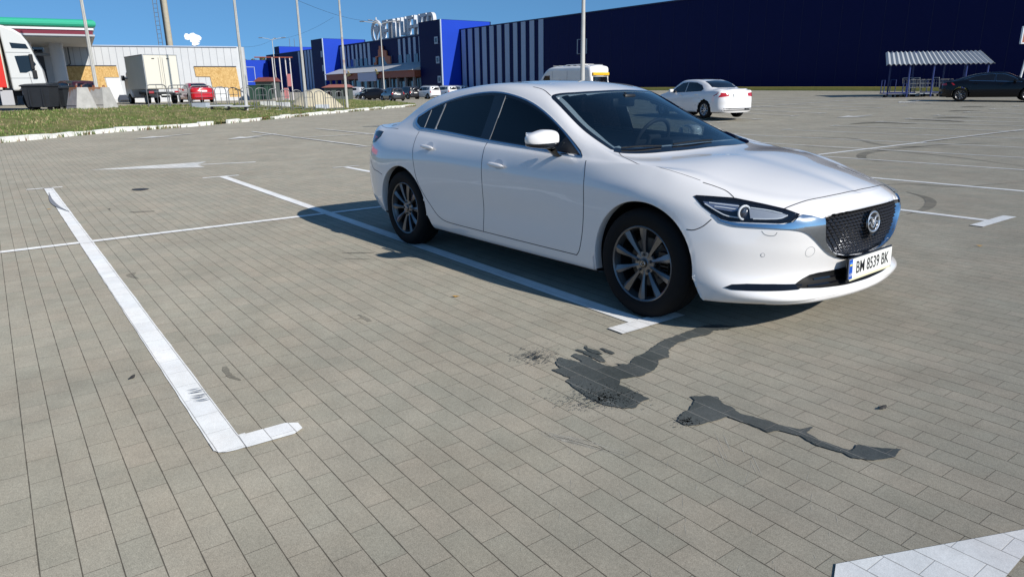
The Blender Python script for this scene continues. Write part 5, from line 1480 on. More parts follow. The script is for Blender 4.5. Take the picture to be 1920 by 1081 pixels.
        link('mirror_housing', me, CM['white'], wm, True)
        # dark underside shell and foot
        bm = bmesh.new(); bm.from_mesh(me)
        for v in bm.verts: v.co = Vector((v.co.x*.985, v.co.y*.96-s*.002, v.co.z*.55-.030))
        m2 = bpy.data.meshes.new('mirror_under'); bm.to_mesh(m2); bm.free(); m2.materials.clear(); link('mirror_under', m2, CM['gloss'], wm, True)
        ft = MB(); A = Vector((.02, -s*.055, -.05)); B = Vector((.055, -s*.125, -.128))
        sec = [(A, .052, .030), ((A+B)*.5+Vector((0, 0, -.012)), .038, .024), (B, .036, .026)]
        Vv = []; Ff = []; n = 14
        for (q, a, b) in sec:
            Vv += [q+Vector((a*math.cos(t), b*.5*math.sin(t)*s, b*math.sin(t))) for t in np.linspace(0, 2*math.pi, n+1)[:-1]]
        for i in range(2):
            for k in range(n): Ff.append((i*n+k, i*n+(k+1) % n, (i+1)*n+(k+1) % n, (i+1)*n+k))
        Ff.append(tuple(range(2*n, 3*n)))
        ft.add(Vv, Ff, True).build('mirror_foot', CM['gloss'], wm)
        MB().box((-.0495, 0, .002), (.003, .19, .09), bev=.001).build('mirror_glass', CM['silver'], wm)
    # ---- rear lamps
    front_pts = [ob(704.5, 247), ob(712, 245), ob(719, 247), ob(714, 256), ob(706, 264), ob(702.5, 267)]
    rear = [(-3.60, -.77, .880), (-3.66, -.71, .885), (-3.75, -.58, .89), (-3.80, -.36, .91), (-3.80, -.36, .97), (-3.75, -.52, .985), (-3.66, -.67, .995)]
    for s in (1, -1):
        P = [Vector((x, y*s, z)) for x, y, z in [tuple(q) for q in front_pts]+rear]; q = [bv.find_nearest(p)[0] for p in P]
        t_ = patch('taillight', q, (.6, .8*s, 0), bv, .004, CM['gloss'], root, .03, start=1.2)
        rr = [tuple(ob(703.5, 262)), tuple(ob(709, 258)), (tuple(ob(704, 253))), (-3.68, -.66, .950), (-3.78, -.45, .945), (-3.79, -.42, .92), (-3.74, -.60, .90)]
        q = [bv.find_nearest(Vector((x, y*s, z)))[0] for x, y, z in rr]
        patch('red_lens', q, (.6, .8*s, 0), bv, .006, CM['red'], t_, .03, start=1.2)
    # ---- wipers
    for (a, b, c) in (((1240, 277), (1200, 279.5), (1165, 281)), ((1335, 265.5), (1300, 270), (1262, 274))):
        P = [ob(*a)+Vector((.0, 0, .012)), ob(*b)+Vector((0, 0, .018)), ob(*c)+Vector((0, 0, .012))]
        MB().tube([Vector(p) for p in catmull(P, 4)], .006, 6).build('wiper', CM['blacktrim'], root)
    # ---- cabin
    cab = MB(); cab.box((-.70, 0, .86), (.62, 1.38, .16), bev=.04); cab.box((-.78, .37, .955), (.22, .34, .07), bev=.02)
    cab.build('dashboard', CM['interior'], root)
    MB().box((-2.0, 0, .32), (2.9, 1.5, .1)).box((-2.72, 0, .75), (.12, 1.35, .62)).box((-1.4, 0, .55), (1.2, .22, .35)).build('cabin_floor', CM['interior'], root)
    for y in (-.37, .37):
        st = MB(); st.box((-1.62, y, .50), (.50, .50, .18), bev=.05)
        st.box((0, 0, 0), (.16, .50, .62), M4=Matrix.Translation((-1.90, y, .86)) @ Matrix.Rotation(R(-18), 4, 'Y'), bev=.06)
        st.box((0, 0, 0), (.10, .26, .18), M4=Matrix.Translation((-2.02, y, 1.20)) @ Matrix.Rotation(R(-14), 4, 'Y'), bev=.04)
        st.build('seat', CM['seat'], root)
    MB().box((-2.62, 0, .50), (.5, 1.3, .18), bev=.05).box((0, 0, 0), (.16, 1.3, .60), M4=Matrix.Translation((-2.86, 0, .82)) @ Matrix.Rotation(R(-22), 4, 'Y'), bev=.05).build('rear_bench', CM['seat'], root)
    sw = MB(); mt = Matrix.Translation((-1.02, .37, .955)) @ Matrix.Rotation(R(-66), 4, 'Y')
    sw.tube([mt @ Vector((.185*math.cos(t), .185*math.sin(t), 0)) for t in np.linspace(0, 2*math.pi, 33)], .015, 8, cap=False)
    sw.box((0, 0, -.01), (.12, .14, .04), M4=mt, bev=.015).box((0, .1, 0), (.03, .18, .015), M4=mt).box((0, -.1, 0), (.03, .18, .015), M4=mt)
    sw.build('steering_wheel', M('wheel_leather', (.05, .05, .055), .35), root)
    MB().box((-1.00, 0, 1.262), (.03, .24, .065), bev=.012).tube([(-1.0, 0, 1.27), (-.98, 0, 1.335)], .01).box((-.955, 0, 1.30), (.07, .12, .05), bev=.015).build('cabin_mirror', CM['blacktrim'], root)
    # ---- wheels
    for ax, sd_ in ((0, .05), (-2.83, .38)):
        for s in (-1, 1):
            make_wheel(root, (ax, s*.792, .338), s, seed=sd_)
    # red and white cloth pennant lying on the dashboard edge behind the side glass is left to the tint
    return root, bv
main_car, _bv = make_main_car()
# ---------------------------------------------------------------- other vehicles
def net_from(prof, nose, tail, zs=.22):
    """prof: list (xl, xr, y, zb, yr, ze, zc) from tail to nose; nose/tail: (x, zb, zc, zmid)"""
    ST2, CE2, UP2 = [], [], {}
    def low(x, y, zb, zs_=zs, dx=0):
        return [(x, .88*y, zs_), (x, .955*y, zs_+.02), (x, .985*y, zs_+.11), (x, y, .50), (x, .998*y, .68), (x, .975*y, zb-.10), (x, .925*y, zb)]
    def end(p, first, sgn):
        xe, zb, zc = p; (xl, xr, y, zb0, yr, ze, zc0) = first; d = (xl-xe)
        rows = []
        for fx, fy in ((0, 0), (.05, .45), (.22, .78), (.55, .93)):
            x = xe+d*fx; z_ = zb+(zb0-zb)*fx; r = low(x, y*fy, z_)
            k = sgn
            r = [(a[0]-k*.05 if i < 2 else (a[0]-k*(.0, .0, .0, .01, .01, .05, .09)[i] if fx < .5 else a[0]), a[1], a[2]) for i, a in enumerate(r)]
            rows.append((r, (x-k*.10, 0, zc+(zc0-zc)*fx*.6)))
        return rows
    A = end(tail, prof[0], -1); Bn = end(nose, prof[-1], 1)
    for r, c in A: ST2.append(r); CE2.append(c)
    for (xl, xr, y, zb, yr, ze, zc) in prof:
        i = len(ST2); ST2.append(low(xl, y, zb)); CE2.append((xr, 0, zc))
        b = (xl, .925*y, zb); e = (xr, yr, ze)
        UP2[i] = [(b[0]+(e[0]-b[0])*.06, .905*y if ze > zb+.15 else b[1]+(e[1]-b[1])*.25, zb+.03 if ze > zb+.15 else b[2]+(ze-b[2])*.4),
                  (b[0]+(e[0]-b[0])*.5, (.905*y+yr)/2+.02 if ze > zb+.15 else b[1]+(e[1]-b[1])*.6, (zb+ze)/2+.01 if ze > zb+.15 else b[2]+(ze-b[2])*.75), e, (xr, yr*.55, ze+(zc-ze)*.75)]
    for r, c in Bn[::-1]: ST2.append(r); CE2.append(c)
    return build_net(ST2, CE2, UP2)
PAINTS = {}
def body_paint(name, col, rough=.25, metal=0.0): return M(name, col, rough, metal=metal, coat=(.35 if max(col) < .02 else 1.0), var=.02, spec=(.3 if max(col) < .02 else .5))
def make_car(label, spec, paint, loc, heading, group=None, detail=2, cat='car', mirror=True, plate=True, rimmat=None, scale=1.0, trim=None):
    root = empty('parked_car' if cat != 'van' else 'parked_van', label, cat, loc, heading, group)
    root.scale = (scale,)*3
    su, sv = (10, 5) if detail > 1 else (5, 3)
    Dn = dense_net(net_from(spec['prof'], spec['nose'], spec['tail'], spec.get('zs', .22)), su, sv)
    V0, F0 = net_mesh(Dn); bv = bvh_of(V0, F0); wr = spec['wr']; wb = spec['wb']; ar = wr+.055
    V, F = cut_body(V0, F0, [(0, wr, ar, .5), (-wb, wr, ar, .5)], [])
    mesh('body', V, F, paint, root, True)
    def sp(poly, s):
        P = []
        for x, z in poly:
            h = bv.ray_cast(Vector((x, s*1.6, z)), Vector((0, -s, 0)), 3); P.append(h[0] if h[0] else Vector((x, s*.7, z)))
        return P
    def pp(poly):
        P = []
        for x, y in poly:
            h = bv.ray_cast(Vector((x, y, 3)), Vector((0, 0, -1)), 4); P.append(h[0] if h[0] else Vector((x, y, 1)))
        return P
    def vp(poly, sgn):          # (y, z) seen from the front (+1) or rear (-1)
        P = []
        for y, z in poly:
            h = bv.ray_cast(Vector((sgn*8, y, z)), Vector((-sgn, 0, 0)), 12); P.append(h[0] if h[0] else Vector((sgn, y, z)))
        return P
    res = .08
    for s in (1, -1):
        for k, poly in enumerate(spec['side']):
            patch('side_window', sp(poly, s), (0, -s, 0), bv, .004, CM['gloss'], root, res, start=.8)
        if detail > 1:
            for poly in spec['side']:
                mb = MB(); L = sp(poly, s); L = [Vector(p) for p in L]+[L[0], L[1]]; strip(mb, L, .022, .006, bv); mb.build('window_moulding', trim or CM['gloss'], root)
            for poly in spec['seams']:
                mb = MB(); strip(mb, [Vector(p) for p in sp(poly, s)], .010, .001, bv); mb.build('panel_gap', CM['gap'], root)
            for (x, z) in spec['handles']:
                h = sp([(x, z)], s)[0]; MB().box((h.x, h.y+s*.02, h.z), (.18, .03, .035), bev=.012).build('door_handle', paint, root)
    P = pp(spec['screen']); patch('windscreen', P, (-.4, 0, -1), bv, .004, CM['gloss'], root, .1)
    if 'rear_plan' in spec: P = pp(spec['rear_plan']); patch('rear_screen', P, (.4, 0, -1), bv, .004, CM['gloss'], root, .1)
    if 'rear_face' in spec: P = vp(spec['rear_face'], -1); patch('rear_screen', P, (1, 0, 0), bv, .004, CM['gloss'], root, .1)
    for s in (1, -1):
        t_ = patch('taillight', vp([(s*y, z) for y, z in spec['tl']], -1), (1, 0, 0), bv, .008, CM['red'], root, res)
        patch('headlight', vp([(s*y, z) for y, z in spec['hl']], 1), (-1, 0, 0), bv, .008, CM['silver'], root, res)
    patch('lower_bumper', vp(spec['rb'], -1), (1, 0, 0), bv, .006, CM['blacktrim'], root, .1)
    patch('front_grille', vp(spec['fg'], 1), (-1, 0, 0), bv, .006, CM['gloss'], root, .1)
    if plate:
        q = vp([(0, spec['pz'])], -1)[0]; MB().box((q.x-.01, 0, spec['pz']), (.02, .52, .115)).build('number_plate', CM['plate'], root)
        q = vp([(0, .45)], 1)[0]; MB().box((q.x+.01, 0, .45), (.02, .52, .115)).build('number_plate', CM['plate'], root)
    if mirror:
        for s in (1, -1):
            h = sp([spec['mir']], s)[0]; MB().box((h.x, h.y+s*.12, h.z+.03), (.12, .20, .13), bev=.04).build('wing_mirror', spec.get('mirmat') or paint, root)
    MB().box((-wb/2, 0, .24), (wb+1.2, 1.45, .08)).box((-wb/2, 0, .35), (wb-.9, 1.5, .25)).build('underbody', CM['liner'], root)
    if spec.get('rails'):
        for s in (1, -1):
            xs = spec['rails']; pts = [Vector((x, s*.55, 3)) for x in np.linspace(xs[0], xs[1], 6)]
            pts = [Vector((p.x, p.y, (bv.ray_cast(p, Vector((0, 0, -1)), 4)[0] or p).z+.05)) for p in pts]; MB().tube(pts, .02, 6).build('roof_rail', CM['grey'], root)
    for ax in (0, -wb):
        for s in (-1, 1):
            ln = MB(); pts = [(ax+ar*math.cos(t), wr+ar*math.sin(t)) for t in np.linspace(-.2, math.pi+.2, 20)]
            Vv = []; Ff = []
            for x, z in pts: Vv += [(x, s*.86, z), (x, s*.40, z)]
            for i in range(19): Ff.append((2*i, 2*i+1, 2*i+3, 2*i+2))
            ln.add(Vv, Ff, True).build('arch_liner', CM['liner'], root)
            make_wheel(root, (ax, s*(spec['tw']-.0), wr), s, r=wr, w=.205, spokes=spec.get('spokes', 10), rimr=wr*.66, badge=False, simple=True, rimmat=rimmat or CM['rim'])
    return root
SEDAN = dict(wb=2.65, wr=.325, tw=.775, prof=[
    (-3.20, -3.25, .86, 1.02, .62, 1.075, 1.09), (-2.85, -2.90, .885, 1.005, .60, 1.09, 1.115), (-2.55, -2.45, .89, .985, .565, 1.29, 1.33), (-2.10, -2.0, .89, .97, .575, 1.40, 1.435), (-1.3, -1.3, .89, .95, .59, 1.42, 1.455),
    (-.75, -.92, .89, .93, .585, 1.38, 1.42), (-.38, -.50, .89, .92, .68, 1.13, 1.20), (-.02, -.08, .885, .90, .74, .955, .99), (.30, .30, .865, .84, .60, .895, .925)],
    nose=(.86, .70, .76), tail=(-3.60, 1.0, 1.075),
    side=[[(-.52, .965), (-1.38, .99), (-1.38, 1.36), (-.98, 1.315), (-.72, 1.16)], [(-1.42, .99), (-2.38, 1.03), (-2.46, 1.10), (-2.28, 1.24), (-1.95, 1.34), (-1.42, 1.365)]],
    seams=[[(-.45, .90), (-.42, .6), (-.47, .33)], [(-1.40, .95), (-1.38, .6), (-1.40, .33)], [(-2.42, .98), (-2.36, .75), (-2.15, .5), (-1.98, .33)]],
    handles=[(-1.22, .86), (-2.15, .89)], screen=[(-.06, 0), (-.12, -.45), (-.26, -.68), (-.88, -.56), (-.92, 0), (-.88, .56), (-.26, .68), (-.12, .45)],
    rear_plan=[(-2.86, 0), (-2.84, -.40), (-2.74, -.60), (-2.24, -.53), (-2.20, 0), (-2.24, .53), (-2.74, .60), (-2.84, .40)],
    tl=[(.46, .92), (.80, .95), (.86, .84), (.80, .78), (.46, .82)], hl=[(.42, .70), (.80, .72), (.84, .62), (.50, .58)], rb=[(-.72, .30), (.72, .30), (.66, .38), (-.66, .38)], fg=[(-.42, .55), (.42, .55), (.38, .66), (-.38, .66)], pz=.84, mir=(-.62, 1.0), spokes=10)
SEDAN['side'] = [[(-.52, .962), (-1.38, .985), (-1.38, 1.345), (-1.05, 1.31), (-.74, 1.15)], [(-1.43, .987), (-2.36, 1.02), (-2.44, 1.08), (-2.25, 1.22), (-1.9, 1.32), (-1.43, 1.345)]]
FAST = dict(wb=2.87, wr=.335, tw=.80, prof=[
    (-3.25, -3.25, .88, .99, .60, 1.05, 1.075), (-2.85, -2.80, .915, .985, .58, 1.16, 1.21), (-2.3, -2.25, .92, .965, .57, 1.325, 1.37), (-1.5, -1.5, .92, .94, .58, 1.40, 1.445),
    (-.95, -1.0, .92, .92, .58, 1.375, 1.42), (-.40, -.45, .92, .90, .68, 1.14, 1.19), (.0, -.02, .91, .87, .74, .92, .965), (.35, .35, .88, .80, .60, .85, .875)],
    nose=(.84, .62, .66), tail=(-3.85, .96, 1.02),
    side=[[(-.32, .945), (-1.43, .985), (-1.43, 1.35), (-1.05, 1.32), (-.70, 1.18)], [(-1.48, .987), (-2.55, 1.03), (-2.80, 1.09), (-2.45, 1.22), (-1.95, 1.32), (-1.48, 1.35)]],
    seams=[[(-.38, .90), (-.36, .6), (-.42, .33)], [(-1.45, .95), (-1.43, .6), (-1.45, .33)], [(-2.55, .98), (-2.5, .75), (-2.3, .5), (-2.1, .33)]],
    handles=[(-1.22, .86), (-2.28, .89)], screen=SEDAN['screen'], rear_plan=[(-3.1, 0), (-3.05, -.45), (-2.3, -.5), (-2.25, 0), (-2.3, .5), (-3.05, .45)],
    tl=[(.50, .88), (.84, .93), (.88, .82), (.55, .80)], hl=[(.45, .60), (.80, .66), (.84, .56), (.55, .53)], rb=[(-.72, .30), (.72, .30), (.66, .40), (-.66, .40)], fg=[(-.5, .30), (.5, .30), (.45, .36), (-.45, .36)], pz=.75, mir=(-.62, .99), spokes=10)
SUV = dict(wb=2.67, wr=.345, tw=.77, zs=.27, prof=[
    (-3.15, -3.12, .88, 1.06, .60, 1.56, 1.60), (-2.6, -2.6, .90, 1.04, .62, 1.61, 1.655), (-1.6, -1.6, .90, 1.02, .63, 1.63, 1.67), (-.95, -1.05, .90, 1.01, .62, 1.58, 1.625),
    (-.50, -.62, .90, 1.00, .71, 1.27, 1.31), (-.12, -.18, .895, .99, .76, 1.04, 1.07), (.30, .30, .88, .94, .60, 1.0, 1.02)],
    nose=(.80, .84, .92), tail=(-3.44, 1.05, 1.52),
    side=[[(-.62, 1.06), (-1.42, 1.08), (-1.42, 1.50), (-1.08, 1.48), (-.82, 1.30)], [(-1.48, 1.08), (-2.42, 1.11), (-2.40, 1.50), (-1.48, 1.51)], [(-2.50, 1.13), (-2.86, 1.20), (-2.80, 1.45), (-2.50, 1.49)]],
    seams=[], handles=[(-1.25, .95), (-2.2, .97)], screen=[(-.16, 0), (-.2, -.45), (-.32, -.7), (-.98, -.58), (-1.0, 0), (-.98, .58), (-.32, .7), (-.2, .45)],
    rear_face=[(-.62, 1.14), (.62, 1.14), (.54, 1.48), (-.54, 1.48)], tl=[(.70, 1.06), (.84, 1.06), (.85, .78), (.74, .78)], hl=[(.45, .84), (.80, .86), (.82, .72), (.48, .70)], rb=[(-.80, .33), (.80, .33), (.78, .46), (-.78, .46)], fg=[(-.42, .68), (.42, .68), (.42, .82), (-.42, .82)], pz=.86, mir=(-.66, 1.08), rails=(-1.2, -2.9), spokes=5)
HATCH = dict(SUV); HATCH.update(wr=.30, zs=.22, prof=[
    (-2.75, -2.70, .82, .98, .55, 1.38, 1.43), (-2.2, -2.2, .84, .96, .58, 1.45, 1.49), (-1.5, -1.5, .84, .94, .59, 1.46, 1.50), (-.9, -.98, .84, .93, .58, 1.42, 1.46),
    (-.48, -.58, .84, .92, .66, 1.17, 1.21), (-.10, -.15, .83, .90, .70, .96, .99), (.25, .25, .81, .84, .55, .89, .92)], nose=(.70, .72, .80), tail=(-3.0, .97, 1.34), wb=2.45, tw=.73,
    side=[[(-.58, .97), (-1.30, .99), (-1.30, 1.36), (-1.02, 1.34), (-.78, 1.18)], [(-1.35, .99), (-2.2, 1.03), (-2.15, 1.33), (-1.35, 1.37)]], rear_face=[(-.55, 1.03), (.55, 1.03), (.48, 1.32), (-.48, 1.32)],
    tl=[(.62, .98), (.77, .98), (.78, .72), (.66, .72)], handles=[(-1.15, .86), (-2.0, .88)], rails=None, pz=.75, screen=[(-.14, 0), (-.2, -.4), (-.30, -.62), (-.90, -.53), (-.94, 0), (-.90, .53), (-.30, .62), (-.2, .4)])
WP = CM['white']
YAWH = math.atan2(FH[1], FH[0]); YAWR = math.atan2(RH[1], RH[0])
def place(px, py, D=None):
    g = G(px, py) if D is None else AG(px, D); return g
# white three-box sedan behind the bonnet
jw = G(1322, 226); jr = G(1372, 222.5)          # near rear wheel and far rear wheel on the ground
hd = None
def from_rear_wheel(g, head, spec, s_near, scale=1.0):
    """car origin (front axle centre) from a rear wheel contact point"""
    d = Vector((math.cos(head), math.sin(head))); n = Vector((-d.y, d.x)); p = Vector((g.x, g.y))+d*spec['wb']*scale-n*s_near*spec['tw']*scale
    return Vector((p.x, p.y, gz(p.x, p.y)))
rimsilver = M('silver_alloy', (.55, .56, .58), .3, metal=.8)
jh = R(166)
jet = make_car('white three-box sedan seen from behind, parked beyond the bonnet of the nearest car', SEDAN, WP, from_rear_wheel(jw, jh, SEDAN, 1), jh, rimmat=rimsilver, trim=CM['gloss'])
# black fastback on the far right
tg = G(1800, 188.5); th = YAWR-R(30)
BLK = body_paint('black_car_paint', (.003, .003, .005), .18)
tes = make_car('black fastback car in side view at the right edge of the lot', FAST, BLK, AG(1800, 40), th, rimmat=CM['rim'], trim=CM['chrome'], scale=1.0)
p = AG(1802, 38); tes.location = (p.x+math.cos(th)*2.87, p.y+math.sin(th)*2.87, gz(p.x, p.y))
# red saloon behind the barriers
RED = body_paint('red_car_paint', (.50, .010, .015), .2)
rg = AG(386, 50.5); rh_ = YAWH+R(38)
make_car('small bright red sedan parked behind the metal barriers by the white station building', SEDAN, RED, from_rear_wheel(AG(353, 51.5), rh_, SEDAN, 1, .95), rh_, detail=1, scale=.95, rimmat=rimsilver)
# cars by the entrance, far away
far = [
 (691, 97, YAWH+R(70), HATCH, 'grey_blue_paint', (.30, .36, .38), 'pale grey-green car with a white roof box beside the entrance canopy', 1.0),
 (703, 92, YAWH+R(72), SEDAN, 'black_paint_two', (.012, .012, .015), 'black sedan left of the dark hatchback, between the pale car and the lamp post', 1.0),
 (735, 84, YAWH+R(32), HATCH, 'charcoal_paint', (.03, .03, .034), 'charcoal hatchback just right of the tall lamp post, nearest of the distant row', 1.0),
 (764, 96, YAWH+R(40), SUV, 'dark_brown_paint', (.02, .018, .02), 'dark off-roader between the charcoal hatchback and the first white off-roader', .95),
 (800, 95, YAWH+R(42), SUV, 'white_paint_two', (.70, .71, .72), 'white off-roader, largest and leftmost of the three white cars in the distant row', 1.0),
 (833, 104, YAWH+R(44), SUV, 'white_paint_two', (.70, .71, .72), 'middle one of the three white cars in the distant row', 1.0),
 (857, 112, YAWH+R(44), SUV, 'white_paint_two', (.70, .71, .72), 'rightmost of the three white cars in the distant row, partly hidden', 1.0),
 (662, 104, YAWH+R(70), HATCH, 'silver_paint', (.5, .5, .52), 'silver car front showing left of the pale grey car under the canopy', 1.0),
 (640, 108, YAWH+R(70), SEDAN, 'pink_red_paint', (.40, .12, .12), 'dull red car farthest left under the entrance canopy', 1.0)]
for (px, D, h, spec, pn, pc, lab, scl) in far:
    g = AG(px, D); d = Vector((math.cos(h), math.sin(h))); o = g+Vector((d.x, d.y, 0))*spec['wb']*.5
    make_car(lab, spec, body_paint(pn, pc), (o.x, o.y, gz(g.x, g.y)), h, detail=1, scale=scl, group='cars parked by the store entrance', rimmat=rimsilver)
# white van with a yellow rear band, beyond the roof of the nearest car
VAN = dict(wb=3.4, wr=.35, tw=.82, zs=.28, prof=[
    (-4.25, -4.22, .97, 1.35, .86, 2.38, 2.52), (-3.6, -3.6, .98, 1.35, .87, 2.42, 2.56), (-2.0, -2.0, .98, 1.35, .87, 2.44, 2.58), (-.35, -.60, .98, 1.33, .86, 2.36, 2.48),
    (.05, -.12, .97, 1.30, .84, 1.95, 2.02), (.38, .32, .95, 1.22, .80, 1.35, 1.40), (.65, .65, .90, 1.0, .60, 1.10, 1.15)], nose=(.98, .90, 1.0), tail=(-4.42, 1.35, 2.36),
    side=[[(.0, 1.34), (-.75, 1.38), (-.75, 1.90), (-.30, 1.88)]], seams=[[(-1.0, 2.2), (-1.0, 1.2), (-1.0, .5)], [(-2.3, 2.2), (-2.3, 1.2), (-2.3, .5)]], handles=[(-.95, 1.15)],
    screen=[(.30, 0), (.25, -.6), (-.15, -.74), (-.15, .74), (.25, .6)], rear_face=[(-.75, 1.25), (.75, 1.25), (.72, 1.75), (-.72, 1.75)], tl=[(.88, 1.30), (.95, 1.30), (.95, .85), (.88, .85)], hl=[(.5, .9), (.85, .95), (.85, .78), (.5, .75)],
    rb=[(-.9, .34), (.9, .34), (.9, .5), (-.9, .5)], fg=[(-.5, .6), (.5, .6), (.5, .8), (-.5, .8)], pz=.75, mir=(-.05, 1.45), spokes=5)
vh = YAWH+R(42); vg = AG(1116, 45)
vd = Vector((math.cos(vh), math.sin(vh), 0)); vo = Vector((vg.x, vg.y, 0))+vd*3.9
van = make_car('white high-roofed van with yellow rear band, half hidden behind the near sedan roof', VAN, WP, (vo.x, vo.y, gz(vg.x, vg.y)-.02), vh, detail=2, cat='van', rimmat=rimsilver)
van.scale = (1.0, .93, .85)
MB().box((-4.33, 0, 1.93), (.14, 1.60, .20), bev=.03).build('rear_band', M('van_yellow', (.80, .45, .02), .4), van)
for k in range(7): MB().box((-3.9+k*.5, 0, 2.575), (.05, 1.45, .05), bev=.02).build('roof_rib', CM['grey'], van)
MB().box((-2.6, 0, 2.62), (1.6, .9, .06), bev=.02).build('roof_hatch', WP, van)
text_mesh('side_lettering', 'Route', .42, .004, M('lettering_grey', (.12, .13, .14), .5), van, Matrix.Translation((-3.2, -.93, 2.12)) @ Matrix.Rotation(R(90), 4, 'X'))

# box truck seen from behind
bt = empty('box_truck', 'cream box truck seen from behind in front of the white station building', 'truck', AG(303, 45), YAWH+R(42))
bt.location = AG(307, 48)
BTM = M('cream_box', (.62, .59, .50), .5, var=.05, vscale=1.5)
bz0, bz1 = .98, 3.1
MB().box((2.1, 0, (bz0+bz1)/2), (4.2, 2.1, bz1-bz0), bev=.02).build('cargo_box', BTM, bt)
MB().box((2.1, 0, bz1+.02), (4.24, 2.14, .05)).build('roof_edge', GREYM, bt)
for s in (-1, 1):
    d_ = MB().box((-.02, s*.515, (bz0+bz1)/2), (.04, .99, bz1-bz0-.1), bev=.008).build('rear_door', M('cream_door', (.66, .63, .54), .45), bt)
    MB().box((-.05, s*.45, bz1-.22), (.02, .16, .05)).build('door_hinge', CM['blacktrim'], d_)
    MB().tube([(-.055, s*.12, bz0+.1), (-.055, s*.12, bz1-.15)], .012, 6).build('lock_rod', GREYM, d_)
    MB().box((-.0, s*1.045, (bz0+bz1)/2), (.05, .05, bz1-bz0)).build('corner_post', GREYM, bt)
    MB().box((.1, s*.8, .78), (.08, .3, .14), bev=.01).build('taillight', CM['red'], bt)
    MB().box((4.65, s*1.22, 1.75), (.1, .22, .35), bev=.03).tube([(4.6, s*.95, 1.7), (4.65, s*1.2, 1.75)], .02, 6).build('wing_mirror', CM['blacktrim'], bt)
MB().box((5.0, 0, 1.15), (1.5, 1.85, 1.5), bev=.15).box((4.85, 0, 1.95), (1.0, 1.75, .5), bev=.15).build('cab', WP, bt)
MB().box((2.0, 0, .72), (4.4, .9, .16)).box((-.1, 0, .62), (.12, 2.0, .12)).box((2.6, -.8, .6), (1.0, .3, .35)).build('chassis', CM['blacktrim'], bt)
MB().box((-.17, 0, .62), (.02, .52, .11)).build('number_plate', CM['plate'], bt)
for (x, s) in ((.95, -1), (.95, 1), (4.75, -1), (4.75, 1)): make_wheel(bt, (x, s*.84, .36), s, r=.36, w=.24, spokes=6, rimr=.22, simple=True, rimmat=CM['grey'])
# articulated lorry at the left edge
lh = YAWR+R(31); lo = AG(55, 37.0)
lt = empty('articulated_lorry', 'white lorry cab pulling a red trailer, cut by the left edge behind the dark bins', 'truck', lo, lh); lt.scale = (.76, 1, 1)
cabp = [(-.86, .95), (-.88, 2.0), (-1.0, 4.02), (-.7, 3.98), (-.2, 3.82), (.15, 3.62), (.42, 3.25), (.62, 2.75), (.70, 2.5), (.95, 1.95), (1.02, 1.3), (1.02, .55), (.55, .45), (.45, .95)]
RX = Matrix.Rotation(R(90), 4, 'X')
cbm = MB().prism(cabp, -1.2, 1.2, RX)
cab_ = cbm.build('cab', M('lorry_white', (.60, .60, .58), .35, coat=.5), lt)
bvm = cab_.modifiers.new('soft', 'BEVEL'); bvm.width = .09; bvm.segments = 3
for s in (-1, 1):
    wn_ = MB().prism([(-.42, 2.58), (.38, 2.62), (.66, 2.20), (.40, 1.93), (.05, 1.80), (-.30, 1.80)], s*1.205-.01, s*1.205+.01, RX).build('side_window', CM['gloss'], lt)
    MB().prism([(-.55, 3.20), (.30, 3.14), (.42, 2.92), (-.48, 2.94)], s*1.205-.01, s*1.205+.01, RX).build('upper_window', CM['gloss'], lt)
    MB().box((.45, -s*1.28, 2.3), (.22, .16, .75), bev=.05).box((.5, -s*1.22, 1.72), (.25, .14, .4), bev=.04).build('wing_mirror', CM['blacktrim'], lt)
    MB().box((-.1, -s*1.21, 1.15), (.12, .03, .18)).build('door_handle', CM['blacktrim'], lt)
    for zz in (2.75, 1.55): MB().box((-.2, -s*1.205, zz), (1.3, .015, .02)).build('body_line', CM['grey'], lt)
    MB().tube([(.18, -s*1.208, 1.8), (.28, -s*1.208, 1.0)], .010, 4).build('door_gap', CM['gap'], lt)
    MB().box((-1.25, -s*1.1, .62), (.7, .12, .72), bev=.03).build('side_skirt', M('skirt_grey', (.42, .42, .43), .5), lt)
MB().box((.93, 0, 2.95), (.6, 2.2, .1)).build('sun_visor', CM['gloss'], lt)
TRD = M('trailer_red', (.62, .022, .012), .45, var=.05)
MB().box((-7.72, 0, 2.48), (13.2, 2.5, 2.75), bev=.03).build('trailer', TRD, lt)
MB().box((-1.10, 0, 2.48), (.06, 2.54, 2.8)).box((-8.0, 0, 1.06), (13.2, 2.54, .10)).build('trailer_frame', M('frame_cream', (.6, .55, .45), .5), lt)
MB().box((-7, 0, .85), (13, 1.0, .3)).box((-2.2, 0, .7), (1.2, 1.6, .35)).build('chassis', CM['blacktrim'], lt)
for x in (.05, -3.0, -9.5, -10.8):
    for s in (-1, 1): make_wheel(lt, (x, s*1.02, .50), s, r=.50, w=.30, spokes=8, rimr=.29, simple=True, rimmat=CM['grey'])
# small motorcycle-like dark shape is a car roof behind the bins
make_car('dark red car mostly hidden behind the black bins', HATCH, body_paint('dark_red_paint', (.05, .012, .015)), AG(112, 43), YAWH+R(60), detail=1)
